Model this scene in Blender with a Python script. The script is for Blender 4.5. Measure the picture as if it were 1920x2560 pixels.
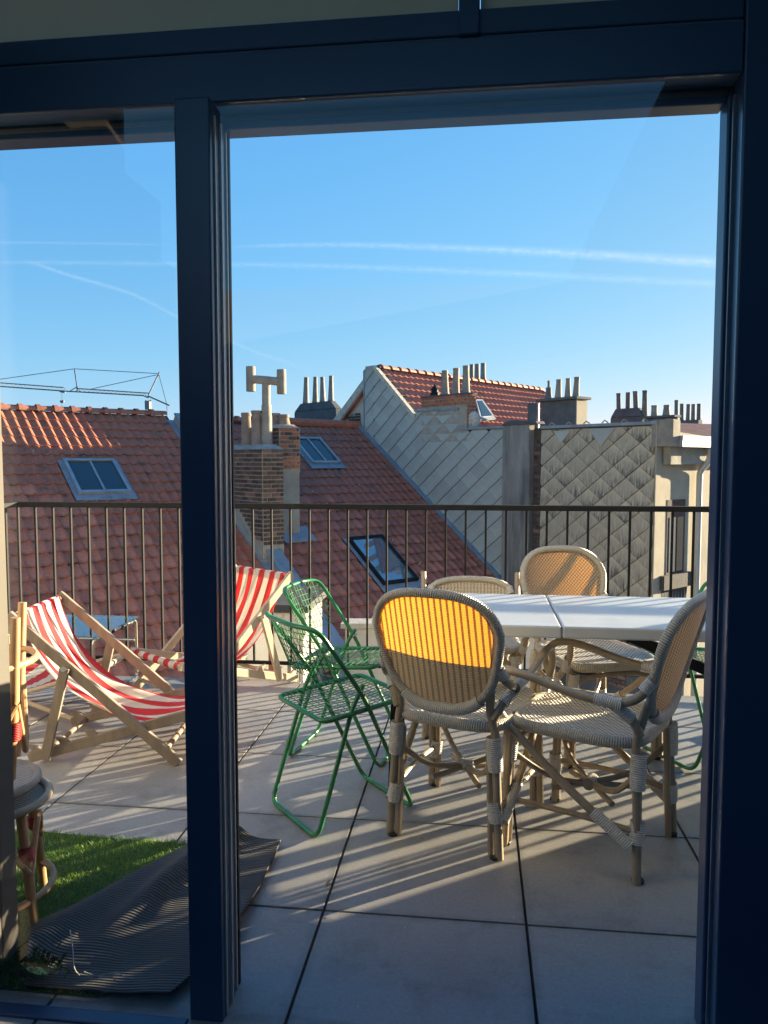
import bpy, math, random
import numpy as np
from mathutils import Vector, Matrix
random.seed(7); rng = np.random.default_rng(7)
R = math.radians
for o in list(bpy.data.objects): bpy.data.objects.remove(o)
S = bpy.context.scene; COL = S.collection

# ------------------------------------------------------------------ camera, world, sun, exposure
CAMH = 1.35; YAW = R(6.83); PIT = R(3.9); FPX = 1920.0
cam = bpy.data.objects.new('camera', bpy.data.cameras.new('camera')); COL.objects.link(cam)
cam.location = (0, 0, CAMH); cam.rotation_euler = (math.pi/2-PIT, 0, YAW)
cam.data.sensor_fit = 'VERTICAL'; cam.data.sensor_height = 36; cam.data.lens = 36*FPX/2560
cam.data.clip_start = 0.05; cam.data.clip_end = 20000
S.camera = cam
SUN_AZ = R(54.0); SUN_EL = R(7.3)
w = bpy.data.worlds.new('World'); S.world = w; w.use_nodes = True
nt = w.node_tree; bg = nt.nodes['Background']
sky = nt.nodes.new('ShaderNodeTexSky'); sky.sky_type = 'NISHITA'; sky.sun_disc = False
sky.sun_elevation = SUN_EL; sky.sun_rotation = SUN_AZ
sky.air_density = 0.8; sky.dust_density = 0.3; sky.ozone_density = 3.5; sky.altitude = 100
sr = nt.nodes.new('ShaderNodeSeparateColor'); cb = nt.nodes.new('ShaderNodeCombineColor'); nt.links.new(sky.outputs[0], sr.inputs[0])
for k, (kk, gg) in enumerate(((.50, .90), (.68, .50), (1.12, .20))):     # softer contrast of the same daylight sky, over the whole dome
    a = nt.nodes.new('ShaderNodeMath'); a.operation = 'POWER'; a.inputs[1].default_value = gg; nt.links.new(sr.outputs[k], a.inputs[0])
    b = nt.nodes.new('ShaderNodeMath'); b.operation = 'MULTIPLY'; b.inputs[1].default_value = kk; nt.links.new(a.outputs[0], b.inputs[0]); nt.links.new(b.outputs[0], cb.inputs[k])
nt.links.new(cb.outputs[0], bg.inputs[0]); bg.inputs[1].default_value = 0.123
sl = bpy.data.lights.new('sun', 'SUN'); sl.energy = 5.0; sl.angle = R(0.4); sl.color = (1.0, 0.80, 0.52)
so = bpy.data.objects.new('sun', sl); COL.objects.link(so)
sv = Vector((math.sin(SUN_AZ)*math.cos(SUN_EL), math.cos(SUN_AZ)*math.cos(SUN_EL), math.sin(SUN_EL)))
so.rotation_euler = sv.to_track_quat('Z', 'Y').to_euler(); so.location = (6, 6, 12)
S.view_settings.view_transform = 'Standard'; S.view_settings.look = 'None'
S.view_settings.exposure = 2.58; S.view_settings.gamma = 1; S.view_settings.use_curve_mapping = False
S.render.resolution_x = 768; S.render.resolution_y = 1024

# ------------------------------------------------------------------ survey helpers (photo measurements to metres)
F_ = np.array([-math.sin(YAW)*math.cos(PIT), math.cos(YAW)*math.cos(PIT), -math.sin(PIT)])
R_ = np.array([math.cos(YAW), math.sin(YAW), 0]); U_ = np.cross(R_, F_); C_ = np.array([0, 0, CAMH])
def ray(x, y): return F_*FPX + R_*(x-960) - U_*(y-1280)
def hz(x, y, z=0.0): r = ray(x, y); return C_ + r*(z-CAMH)/r[2]
def hy(x, y, Y): r = ray(x, y); return C_ + r*Y/r[1]
def hp(x, y, p, n): r = ray(x, y); return C_ + r*np.dot(p-C_, n)/np.dot(r, n)
def atz(x, y, Z): return C_ + ray(x, y)*Z/FPX
def proj(p): d = np.asarray(p)-C_; z = d@F_; return 960+FPX*(d@R_)/z, 1280-FPX*(d@U_)/z, z

# ------------------------------------------------------------------ materials
MATS = {}
class NT:
    def __init__(s, name):
        s.m = bpy.data.materials.new(name); s.m.use_nodes = True; s.t = s.m.node_tree
        s.b = s.t.nodes['Principled BSDF']; s.out = s.t.nodes['Material Output']; MATS[name] = s.m
    def n(s, typ, **kw):
        nd = s.t.nodes.new('ShaderNode'+typ)
        for k, v in kw.items():
            if k.startswith('i_'):
                key = k[2:]; nd.inputs[int(key) if key.isdigit() else key.replace('_', ' ')].default_value = v
            else: setattr(nd, k, v)
        return nd
    def l(s, a, b): s.t.links.new(a, b)
    def coord(s, kind='Object'): return s.n('TexCoord').outputs[kind]
    def noise(s, co, scale, detail=4, rough=.55, sc3=None):
        if sc3:
            mp = s.n('Mapping'); mp.inputs['Scale'].default_value = sc3; s.l(co, mp.inputs[0]); co = mp.outputs[0]
        nd = s.n('TexNoise', i_Scale=scale, i_Detail=detail, i_Roughness=rough); s.l(co, nd.inputs['Vector']); return nd.outputs['Fac']
    def ramp(s, fac, stops):
        nd = s.n('ValToRGB'); e = nd.color_ramp.elements
        while len(e) < len(stops): e.new(.5)
        for q, (p, c) in zip(e, stops): q.position = p; q.color = (*c, 1) if len(c) == 3 else c
        s.l(fac, nd.inputs[0]); return nd.outputs[0]
    def mix(s, fac, a, b, typ='MIX'):
        nd = s.n('MixRGB', blend_type=typ)
        for i, v in enumerate((fac, a, b)):
            if hasattr(v, 'links') or hasattr(v, 'is_linked'): s.l(v, nd.inputs[i])
            elif i == 0: nd.inputs[0].default_value = v
            else: nd.inputs[i].default_value = (*v, 1)
        return nd.outputs[0]
    def math(s, op, a, b=0.0, c=None):
        nd = s.n('Math', operation=op)
        for i, v in enumerate((a, b, c)):
            if v is None: continue
            if hasattr(v, 'is_linked'): s.l(v, nd.inputs[i])
            else: nd.inputs[i].default_value = v
        return nd.outputs[0]
    def sep(s, co): nd = s.n('SeparateXYZ'); s.l(co, nd.inputs[0]); return nd.outputs
    def rnd(s): return s.n('ObjectInfo').outputs['Random']
    def bump(s, h, strength=.3, dist=.01):
        nd = s.n('Bump', i_Strength=strength, i_Distance=dist); s.l(h, nd.inputs['Height']); s.l(nd.outputs[0], s.b.inputs['Normal']); return nd.outputs[0]
    def col(s, v):
        if hasattr(v, 'is_linked'): s.l(v, s.b.inputs['Base Color'])
        else: s.b.inputs['Base Color'].default_value = (*v, 1)
    def rough(s, v):
        if hasattr(v, 'is_linked'): s.l(v, s.b.inputs['Roughness'])
        else: s.b.inputs['Roughness'].default_value = v

def weathered(name, c0, c1, scale=8, rough=.8, bs=.25, bd=.01, sc3=None, metal=0, varr=.0, bscale=None, dirt=None):
    t = NT(name); co = t.coord(); f = t.noise(co, scale, 6, .6, sc3)
    c = t.ramp(f, [(.3, c0), (.7, c1)])
    if dirt:
        g = t.noise(co, dirt[0], 3, .6, dirt[3] if len(dirt) > 3 else None)
        c = t.mix(t.ramp(g, [(dirt[2], (0, 0, 0)), (dirt[2]+.18, (1, 1, 1))]), c, dirt[1])
    if varr:
        h = t.n('HueSaturation'); t.l(c, h.inputs['Color'])
        t.l(t.math('MULTIPLY_ADD', t.rnd(), varr*2, 1-varr), h.inputs['Value']); c = h.outputs[0]
    t.col(c); t.rough(rough); t.b.inputs['Metallic'].default_value = metal
    t.bump(t.noise(co, bscale or scale*6, 5), bs, bd)
    return t

# paving
t = NT('paver_stone'); co = t.n('NewGeometry').outputs['Position']
f = t.noise(co, 2.2, 8, .62); f2 = t.noise(co, 90, 3, .7)
c = t.ramp(f, [(.3, (.26, .255, .25)), (.7, (.345, .34, .33))]); c = t.mix(.25, c, t.ramp(f2, [(.35, (.12, .12, .12)), (.65, (.35, .34, .32))]), 'MIX')
g = t.noise(co, 5, 5, .7); c = t.mix(t.ramp(g, [(.52, (0, 0, 0)), (.72, (.5, .5, .5))]), c, (.12, .115, .105))
gx = t.sep(t.coord('Generated')); ed = t.math('MAXIMUM', t.math('ABSOLUTE', t.math('SUBTRACT', gx[0], .5)), t.math('ABSOLUTE', t.math('SUBTRACT', gx[1], .5)))
ed = t.math('ADD', ed, t.math('MULTIPLY_ADD', t.noise(co, 14, 5, .7), .10, -.05))
c = t.mix(t.ramp(ed, [(.455, (0, 0, 0)), (.53, (.55, .55, .55))]), c, (.10, .095, .085))
sp = t.n('TexVoronoi', i_Scale=7.0); t.l(co, sp.inputs['Vector'])
c = t.mix(t.ramp(sp.outputs['Distance'], [(.02, (.8, .8, .8)), (.035, (0, 0, 0))]), c, (.45, .44, .42))
h = t.n('HueSaturation'); t.l(c, h.inputs['Color']); t.l(t.math('MULTIPLY_ADD', t.rnd(), .2, .9), h.inputs['Value'])
t.col(h.outputs[0]); t.rough(t.ramp(f, [(.3, (.42, .42, .42)), (.7, (.6, .6, .6))])); t.bump(f2, .12, .002)
weathered('joint_grit', (.02, .02, .02), (.05, .048, .045), 30)
weathered('yard_soil', (.05, .05, .045), (.1, .1, .09), 1.5)
weathered('black_metal', (.010, .011, .013), (.018, .019, .021), 6, .6, .05, .002)
MATS['black_metal'].node_tree.nodes['Principled BSDF'].inputs['Specular IOR Level'].default_value = .15
weathered('lead', (.16, .19, .23), (.26, .30, .34), 4, .55, .3, .01, dirt=(6, (.10, .12, .13), .6))
weathered('mortar', (.26, .24, .20), (.40, .36, .30), 14, .95, .5, .01)
weathered('render_beige', (.31, .275, .215), (.39, .35, .27), 2.2, .9, .25, .01, dirt=(1.6, (.17, .15, .12), .62, (1, 1, .25)))
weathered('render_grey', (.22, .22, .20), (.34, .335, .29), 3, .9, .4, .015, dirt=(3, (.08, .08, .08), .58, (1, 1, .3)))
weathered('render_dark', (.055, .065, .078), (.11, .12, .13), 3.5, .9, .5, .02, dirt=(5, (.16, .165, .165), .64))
weathered('breast_render', (.20, .19, .18), (.29, .275, .25), 1.8, .9, .3, .01, dirt=(3, (.09, .09, .09), .5, (1, 1, .12)))
weathered('white_wall', (.50, .48, .43), (.62, .60, .55), 2.5, .85, .2, .01, dirt=(9, (.22, .2, .17), .66))
weathered('peeling_paint', (.44, .41, .35), (.56, .53, .46), 6, .8, .5, .01, dirt=(14, (.20, .15, .10), .55))
weathered('bitumen', (.03, .032, .035), (.06, .06, .062), 4, .85)
weathered('pot_clay', (.20, .15, .12), (.31, .24, .19), 6, .85, .3, .01, varr=.15, dirt=(9, (.14, .11, .09), .58))
weathered('pot_pale', (.20, .18, .15), (.32, .285, .24), 6, .85, .3, .01, varr=.12, dirt=(9, (.2, .17, .14), .6))
weathered('pot_dark', (.10, .10, .10), (.20, .19, .18), 6, .85, .3, .01, varr=.2)
weathered('zinc', (.30, .31, .32), (.45, .46, .46), 5, .45, .1, .004, metal=.6)
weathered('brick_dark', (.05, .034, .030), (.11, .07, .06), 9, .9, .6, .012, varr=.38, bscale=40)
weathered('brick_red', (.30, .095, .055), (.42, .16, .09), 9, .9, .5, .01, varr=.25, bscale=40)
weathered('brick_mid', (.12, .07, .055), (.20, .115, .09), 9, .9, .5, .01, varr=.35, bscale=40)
for nm, a, b in (('roof_tile', (.36, .105, .055), (.52, .17, .09)), ('roof_tile_old', (.29, .085, .050), (.44, .14, .08)), ('ridge_clay', (.30, .10, .062), (.42, .16, .10))):
    weathered(nm, a, b, 7, .72, .3, .01, varr=.28, dirt=(4, (.11, .075, .055), .56))
weathered('far_tile', (.32, .11, .07), (.46, .19, .12), 3, .75, .3, .01, dirt=(2, (.14, .085, .07), .6))
t = NT('slate_grey'); co = t.coord(); c = t.ramp(t.noise(co, 3, 5), [(.3, (.31, .33, .31)), (.7, (.38, .40, .37))])
h = t.n('HueSaturation'); t.l(c, h.inputs['Color']); t.l(t.math('MULTIPLY_ADD', t.rnd(), .22, .89), h.inputs['Value']); t.col(h.outputs[0]); t.rough(.75); t.bump(t.noise(co, 60, 3), .15, .004)
# stained slates: weather streaks gather at each lower tip
t = NT('slate_stained'); uv = t.n('UVMap').outputs[0]; co = t.coord(); x = t.sep(uv)
base = t.ramp(t.noise(co, 3, 5), [(.3, (.45, .375, .27)), (.7, (.55, .465, .345))])
mp = t.n('Mapping'); mp.inputs['Scale'].default_value = (11, 1.3, 1); cbx = t.n('CombineXYZ'); t.l(t.math('MULTIPLY', t.rnd(), 400), cbx.inputs[0]); t.l(t.math('MULTIPLY', t.rnd(), 170), cbx.inputs[1]); t.l(cbx.outputs[0], mp.inputs['Location']); t.l(uv, mp.inputs[0])
st = t.n('TexNoise', i_Scale=1.3, i_Detail=5, i_Roughness=.65); t.l(mp.outputs[0], st.inputs['Vector'])
msk = t.math('MULTIPLY', t.ramp(st.outputs['Fac'], [(.32, (0, 0, 0)), (.62, (1, 1, 1))]), t.ramp(x[1], [(.02, (1, 1, 1)), (.95, (0, 0, 0))]))
c = t.mix(t.math('MINIMUM', t.math('MULTIPLY', msk, t.math('MULTIPLY_ADD', t.rnd(), 1.1, .45)), .9), base, (.06, .055, .05))
h = t.n('HueSaturation'); t.l(c, h.inputs['Color']); t.l(t.math('MULTIPLY_ADD', t.rnd(), .3, .85), h.inputs['Value']); t.col(h.outputs[0]); t.rough(.85)
# door frame, interior
t = NT('frame_glare_paint'); co = t.coord(); t.col(t.ramp(t.noise(co, 3, 3), [(.3, (.028, .070, .140)), (.7, (.033, .080, .158))])); t.rough(.33)  # anthracite frame; blue veil of lens glare mixed into its base colour
t.bump(t.noise(co, 250, 2), .03, .001)
weathered('gasket', (.012, .012, .012), (.02, .02, .02), 10, .6)
weathered('frame_edge_sunlit', (.50, .48, .44), (.60, .57, .52), 8, .35, .05, .002)  # bright tone stands in for sun on the mullion side
weathered('frame_lip', (.10, .12, .15), (.14, .16, .19), 8, .4, .05, .002)
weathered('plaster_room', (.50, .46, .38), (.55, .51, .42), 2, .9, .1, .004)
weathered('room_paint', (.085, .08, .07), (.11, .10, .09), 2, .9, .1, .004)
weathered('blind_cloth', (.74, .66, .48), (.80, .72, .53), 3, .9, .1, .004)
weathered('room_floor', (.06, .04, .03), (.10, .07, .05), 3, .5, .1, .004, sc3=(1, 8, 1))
def pane_mat(name, tint, rough, ior, dust):
    t = NT(name); t.t.nodes.remove(t.b)
    tr = t.n('BsdfTransparent'); tr.inputs[0].default_value = (*tint, 1); gl = t.n('BsdfGlossy'); gl.inputs['Roughness'].default_value = rough
    bf = t.n('NewGeometry').outputs['Backfacing']; fr = t.n('Fresnel'); t.l(t.math('MULTIPLY_ADD', bf, 1/ior-ior, ior), fr.inputs['IOR'])
    mx = t.n('MixShader'); t.l(fr.outputs[0], mx.inputs[0]); t.l(tr.outputs[0], mx.inputs[1]); t.l(gl.outputs[0], mx.inputs[2])
    du = t.n('BsdfTranslucent'); du.inputs[0].default_value = (.85, .86, .86, 1); m2 = t.n('MixShader')
    t.l(t.math('MULTIPLY', t.ramp(t.noise(t.coord(), 3.5, 5, .65), [(.3, (.6, .6, .6)), (.75, (1, 1, 1))]), dust), m2.inputs[0])
    t.l(mx.outputs[0], m2.inputs[1]); t.l(du.outputs[0], m2.inputs[2]); t.l(m2.outputs[0], t.out.inputs[0])
pane_mat('window_glass', (.96, .975, .98), .01, 1.45, .0)
pane_mat('table_glass', (.80, .88, .9), .03, 1.9, .02)
t = NT('dark_glass'); t.col((.02, .03, .035)); t.rough(.06); t.b.inputs['Specular IOR Level'].default_value = .8
t = NT('sky_glass'); t.col((.10, .14, .17)); t.rough(.04); t.b.inputs['Specular IOR Level'].default_value = 1.0; t.b.inputs['IOR'].default_value = 2.2
# rattan
def wood(name, c0, c1, rough=.55, sc=(1, 1, 8), scale=6, dirt=None, varr=.08):
    t = NT(name); co = t.coord(); f = t.noise(co, scale, 6, .65, (sc[0]*5, sc[1]*5, sc[2]*.12))
    c = t.ramp(f, [(.28, c0), (.72, c1)])
    g = t.noise(co, 7, 4); c = t.mix(t.ramp(g, [(.55, (0, 0, 0)), (.75, (.5, .5, .5))]), c, tuple(v*.55 for v in c0))
    t.col(c); t.rough(rough); t.bump(f, .25, .003); return t
wood('rattan_pole', (.27, .21, .14), (.38, .31, .215), .38)
wood('bamboo_warm', (.38, .20, .09), (.52, .33, .17), .45)
wood('deck_wood_shaded', (.16, .125, .10), (.25, .205, .165), .7)  # darkened to carry the shade on the near rails
wood('deck_wood_pale', (.40, .32, .23), (.50, .42, .31), .7)
def wrap(name, c0, c1, period, rough=.4):
    t = NT(name); uv = t.n('UVMap').outputs[0]; x = t.sep(uv)
    wv = t.math('SINE', t.math('MULTIPLY', t.math('ADD', x[1], t.math('MULTIPLY', x[0], period*.5)), 2*math.pi/period))
    a = t.math('ABSOLUTE', wv)
    c = t.mix(t.ramp(a, [(.0, (0, 0, 0)), (.35, (1, 1, 1))]), tuple(v*.35 for v in c0), t.ramp(t.noise(uv, 40, 2), [(.3, c0), (.7, c1)]))
    t.col(c); t.rough(rough); t.bump(a, .8, .004); return t
wrap('cane_wrap', (.56, .53, .47), (.76, .73, .67), .014, .36)
wrap('rim_wrap', (.46, .41, .32), (.66, .61, .52), .015, .30)
wrap('red_binding', (.50, .03, .03), (.62, .06, .05), .010, .4)
def weave(name, light, dark, px, pz, trans, tw, stripes=True):
    t = NT(name); uv = t.n('UVMap').outputs[0]; x = t.sep(uv)
    sx = t.math('SINE', t.math('MULTIPLY', x[0], 2*math.pi/px)); sz = t.math('SINE', t.math('MULTIPLY', x[1], 2*math.pi/pz))
    if stripes:
        m = t.ramp(t.math('MULTIPLY_ADD', sx, .5, .5), [(.22, (0, 0, 0)), (.40, (1, 1, 1))])
        fine = t.math('MULTIPLY_ADD', sz, .5, .5)
    else:
        m = t.ramp(t.math('MULTIPLY_ADD', t.math('MULTIPLY', sx, sz), .5, .5), [(.38, (0, 0, 0)), (.55, (1, 1, 1))])
        fine = m
    c = t.mix(m, dark, light); c = t.mix(t.math('MULTIPLY', fine, .25), c, tuple(v*.45 for v in light), 'MIX')
    t.col(c); t.rough(.33)
    hgt = t.math('ADD', t.math('MULTIPLY', m, .6), t.math('MULTIPLY', t.math('MULTIPLY', sx, sz), .4))
    nb = t.bump(hgt, .9, .005)
    if tw > 0:
        tl = t.n('BsdfTranslucent'); t.l(t.mix(m, tuple(v*.16 for v in trans), t.mix(t.math('MULTIPLY', fine, .35), trans, (trans[0]*.8, trans[1]*.55, trans[2]*.3))), tl.inputs[0])
        ms = t.n('MixShader', i_0=tw); t.l(t.b.outputs[0], ms.inputs[1]); t.l(tl.outputs[0], ms.inputs[2]); t.l(ms.outputs[0], t.out.inputs[0])
    return t
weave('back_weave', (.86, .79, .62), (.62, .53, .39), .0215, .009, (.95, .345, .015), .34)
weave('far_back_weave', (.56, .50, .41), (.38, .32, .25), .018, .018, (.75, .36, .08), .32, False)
weave('unlit_back_weave', (.56, .50, .41), (.38, .32, .25), .018, .018, (.75, .36, .08), 0, True)  # far weave without translucency, so this back reads as shaded
weave('seat_weave', (.74, .70, .61), (.20, .16, .115), .021, .021, (.3, .2, .08), 0, False)
weathered('table_white', (.47, .50, .53), (.55, .58, .61), 5, .38, .05, .002, dirt=(2.5, (.40, .42, .44), .6))
weathered('table_edge', (.30, .32, .34), (.36, .38, .40), 3, .4, .05, .002)
t = NT('green_paint'); co = t.coord(); c = t.ramp(t.noise(co, 9, 4), [(.3, (.018, .15, .055)), (.7, (.03, .22, .08))])
t.col(c); t.rough(.28); t.bump(t.noise(co, 60, 2), .05, .002)
weathered('chrome', (.45, .42, .36), (.6, .57, .5), 5, .25, .05, .002, metal=.9)
# striped canvas: stripes across the width, slight weave and translucency
def canvas(name, n):
    t = NT(name); uv = t.n('UVMap').outputs[0]; x = t.sep(uv)
    s = t.math('GREATER_THAN', t.math('FRACT', t.math('MULTIPLY_ADD', x[0], n, .25)), .5)
    nn = t.noise(uv, 6, 4)
    c = t.mix(s, t.ramp(nn, [(.3, (.68, .65, .58)), (.7, (.78, .75, .68))]), t.ramp(nn, [(.3, (.58, .035, .045)), (.7, (.68, .06, .07))]))
    t.col(c); t.rough(.9); t.bump(t.noise(uv, 30, 4, .6), .25, .004)
    tl = t.n('BsdfTranslucent'); t.l(t.mix(.2, c, (.9, .5, .3)), tl.inputs[0]); ms = t.n('MixShader', i_0=.35)
    t.l(t.b.outputs[0], ms.inputs[1]); t.l(tl.outputs[0], ms.inputs[2]); t.l(ms.outputs[0], t.out.inputs[0])
canvas('striped_canvas', 4.5)
canvas('striped_canvas_wide', 7)
t = NT('grass_blade'); c = t.ramp(t.noise(t.n('NewGeometry').outputs['Position'], 60, 3), [(.3, (.09, .22, .03)), (.7, (.24, .36, .06))]); t.col(c); t.rough(.5)
tl = t.n('BsdfTranslucent'); t.l(c, tl.inputs[0]); ms = t.n('MixShader', i_0=.4); t.l(t.b.outputs[0], ms.inputs[1]); t.l(tl.outputs[0], ms.inputs[2]); t.l(ms.outputs[0], t.out.inputs[0])
weathered('grass_backing', (.02, .05, .012), (.03, .07, .02), 20)
t = NT('ribbed_rubber'); co = t.coord(); x = t.sep(co)
wv = t.math('SINE', t.math('MULTIPLY', t.math('ADD', x[1], t.math('MULTIPLY', t.noise(co, 3, 2), .05)), 2*math.pi/.0095)); m = t.math('MULTIPLY_ADD', wv, .5, .5)
t.col(t.mix(m, (.012, .012, .013), t.ramp(t.noise(co, 8, 4), [(.3, (.06, .058, .055)), (.7, (.10, .095, .09))]))); t.rough(.6); t.bump(m, .7, .005)
weathered('dry_root', (.30, .27, .22), (.42, .38, .30), 10)
weathered('dry_leaf', (.20, .11, .05), (.32, .2, .1), 20)
weathered('leaf_green', (.05, .2, .04), (.10, .32, .07), 20, .4)
weathered('crane_paint', (.09, .12, .15), (.14, .17, .20), 1, .6)
t = NT('contrail'); t.t.nodes.remove(t.b); uv = t.n('UVMap').outputs[0]; x = t.sep(uv)
prof = t.math('POWER', t.math('MAXIMUM', t.math('SUBTRACT', 1, t.math('ABSOLUTE', t.math('MULTIPLY_ADD', x[1], 2, -1))), 0), 1.3)
mp = t.n('Mapping'); mp.inputs['Scale'].default_value = (9, 1.2, 1); t.l(uv, mp.inputs[0])
nz = t.n('TexNoise', i_Scale=2.0, i_Detail=4); t.l(mp.outputs[0], nz.inputs['Vector'])
al = t.math('MULTIPLY', t.math('MULTIPLY', prof, t.ramp(nz.outputs['Fac'], [(.25, (.15, .15, .15)), (.75, (1, 1, 1))])), t.math('MULTIPLY', t.n('Attribute', attribute_name='dens').outputs['Fac'], 1.0))
df = t.n('BsdfTranslucent'); df.inputs[0].default_value = (.9, .95, 1, 1); d2 = t.n('BsdfDiffuse'); d2.inputs[0].default_value = (.9, .93, .95, 1); ad = t.n('MixShader', i_0=.5); t.l(df.outputs[0], ad.inputs[1]); t.l(d2.outputs[0], ad.inputs[2])
tr = t.n('BsdfTransparent'); mx = t.n('MixShader'); t.l(al, mx.inputs[0]); t.l(tr.outputs[0], mx.inputs[1]); t.l(ad.outputs[0], mx.inputs[2]); t.l(mx.outputs[0], t.out.inputs[0])

# ------------------------------------------------------------------ mesh builder
class MB:
    def __init__(s): s.v = []; s.f = []; s.uv = {}
    def add(s, vs, fs, uvs=None):
        b = len(s.v); s.v += [tuple(map(float, p)) for p in vs]
        for i, f in enumerate(fs):
            if uvs is not None: s.uv[len(s.f)] = [uvs[k] if not isinstance(uvs, dict) else uvs[(i, k)] for k in f]
            s.f.append(tuple(b+k for k in f))
        return s
    def hexa(s, c):   # 8 corners: bottom 4 ccw, top 4 ccw
        return s.add(c, [(0, 3, 2, 1), (4, 5, 6, 7), (0, 1, 5, 4), (1, 2, 6, 5), (2, 3, 7, 6), (3, 0, 4, 7)])
    def box(s, x0, x1, y0, y1, z0, z1):
        return s.hexa([(x0, y0, z0), (x1, y0, z0), (x1, y1, z0), (x0, y1, z0), (x0, y0, z1), (x1, y0, z1), (x1, y1, z1), (x0, y1, z1)])
    def obox(s, o, a, b, c):   # corner o, edge vectors a b c
        o, a, b, c = map(np.asarray, (o, a, b, c))
        return s.hexa([o, o+a, o+a+b, o+b, o+c, o+a+c, o+a+b+c, o+b+c])
    def beam(s, p, q, w, h, up=(0, 0, 1)):   # rectangular bar p to q, w across, h along up
        p, q = np.asarray(p, float), np.asarray(q, float); d = (q-p)/np.linalg.norm(q-p)
        r = np.cross(d, up); r /= np.linalg.norm(r); n = np.cross(r, d)
        return s.obox(p-r*w/2-n*h/2, r*w, n*h, q-p) if False else s.hexa([p-r*w/2-n*h/2, p+r*w/2-n*h/2, p+r*w/2+n*h/2, p-r*w/2+n*h/2, q-r*w/2-n*h/2, q+r*w/2-n*h/2, q+r*w/2+n*h/2, q-r*w/2+n*h/2])
    def tube(s, pts, r, n=8, closed=False, caps=True):
        P = [np.asarray(p, float) for p in pts]; m = len(P)
        rs = r if hasattr(r, '__len__') else [r]*m
        T = []
        for i in range(m):
            a = P[(i-1) % m] if (closed or i > 0) else P[i]; b = P[(i+1) % m] if (closed or i < m-1) else P[i]
            t = b-a; T.append(t/(np.linalg.norm(t)+1e-12))
        ref = np.array([0, 0, 1.]) if abs(T[0][2]) < .9 else np.array([1., 0, 0])
        nrm = np.cross(T[0], ref); nrm /= np.linalg.norm(nrm); vs = []; ln = [0]
        for i in range(m):
            nrm = nrm-T[i]*np.dot(nrm, T[i]); nrm /= np.linalg.norm(nrm); bn = np.cross(T[i], nrm)
            for k in range(n):
                a = 2*math.pi*k/n; vs.append(P[i]+rs[i]*(math.cos(a)*nrm+math.sin(a)*bn))
            if i: ln.append(ln[-1]+np.linalg.norm(P[i]-P[i-1]))
        fs = []; uv = {}
        total = ln[-1]+(np.linalg.norm(P[0]-P[-1]) if closed else 0)
        for i in range(m if closed else m-1):
            j = (i+1) % m; v0 = ln[i]; v1 = ln[j] if j else total
            for k in range(n):
                k2 = (k+1) % n; f = (i*n+k, i*n+k2, j*n+k2, j*n+k); q = len(fs)
                uv[(q, f[0])] = (k/n, v0); uv[(q, f[1])] = ((k+1)/n, v0); uv[(q, f[2])] = ((k+1)/n, v1); uv[(q, f[3])] = (k/n, v1); fs.append(f)
        if caps and not closed:
            for base, rev in ((0, True), ((m-1)*n, False)):
                f = tuple(base+k for k in range(n)); f = f[::-1] if rev else f; q = len(fs)
                for k in f: uv[(q, k)] = (0, 0)
                fs.append(f)
        b = len(s.v); s.v += [tuple(p) for p in vs]
        for q, f in enumerate(fs): s.uv[len(s.f)] = [uv[(q, k)] for k in f]; s.f.append(tuple(b+k for k in f))
        return s
    def lathe(s, c, prof, n=16):   # prof list of (r,z)
        vs = [(c[0]+r*math.cos(2*math.pi*k/n), c[1]+r*math.sin(2*math.pi*k/n), c[2]+z) for r, z in prof for k in range(n)]
        fs = [(i*n+k, i*n+(k+1) % n, (i+1)*n+(k+1) % n, (i+1)*n+k) for i in range(len(prof)-1) for k in range(n)]
        fs += [tuple(range(n))[::-1], tuple((len(prof)-1)*n+k for k in range(n))]
        return s.add(vs, fs)
    def poly(s, pts, ext):     # extrude polygon pts by vector ext
        P = [np.asarray(p, float) for p in pts]; n = len(P); e = np.asarray(ext, float)
        return s.add(P+[p+e for p in P], [tuple(range(n))[::-1], tuple(range(n, 2*n))]+[(i, (i+1) % n, n+(i+1) % n, n+i) for i in range(n)])
    def mesh(s, name, mat, org=(0, 0, 0), smooth=False):
        me = bpy.data.meshes.new(name)
        v = np.array(s.v)-np.asarray(org)
        me.from_pydata([tuple(p) for p in v], [], s.f)
        if s.uv:
            ul = me.uv_layers.new(name='UVMap'); k = 0
            for i, f in enumerate(s.f):
                u = s.uv.get(i)
                for q in range(len(f)):
                    ul.data[k].uv = u[q] if u else (0, 0); k += 1
        if mat: me.materials.append(MATS[mat])
        if smooth: me.polygons.foreach_set('use_smooth', [True]*len(me.polygons))
        me.validate(); me.update(); return me
def link(name, data, parent=None, loc=None):
    o = bpy.data.objects.new(name, data); COL.objects.link(o)
    if parent is not None: o.parent = parent
    if loc is not None: o.location = loc
    return o
def obj(name, mb, mat, parent=None, smooth=False, bevel=0, world=False, **props):
    org = (0, 0, 0)
    if world and parent is not None: org = tuple(parent['_o'])
    o = link(name, mb.mesh(name, mat, org, smooth), parent)
    if smooth:
        try: o.data.set_sharp_from_angle(angle=R(40))
        except Exception: pass
    if bevel:
        m = o.modifiers.new('bevel', 'BEVEL'); m.width = bevel; m.segments = 2; m.limit_method = 'ANGLE'
    for k, v in props.items(): o[k] = v
    return o
def thing(name, label, cat, loc=(0, 0, 0), rz=0, group=None, **kw):
    o = link(name, None, None, loc); o.rotation_euler = (0, 0, rz); o['label'] = label; o['category'] = cat; o.empty_display_size = .1
    if group: o['group'] = group
    o['_o'] = [float(v) for v in loc]
    return o
def tag(o, label, cat, group=None, kind=None):
    o['label'] = label; o['category'] = cat
    if group: o['group'] = group
    if kind: o['kind'] = kind
    return o
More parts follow.
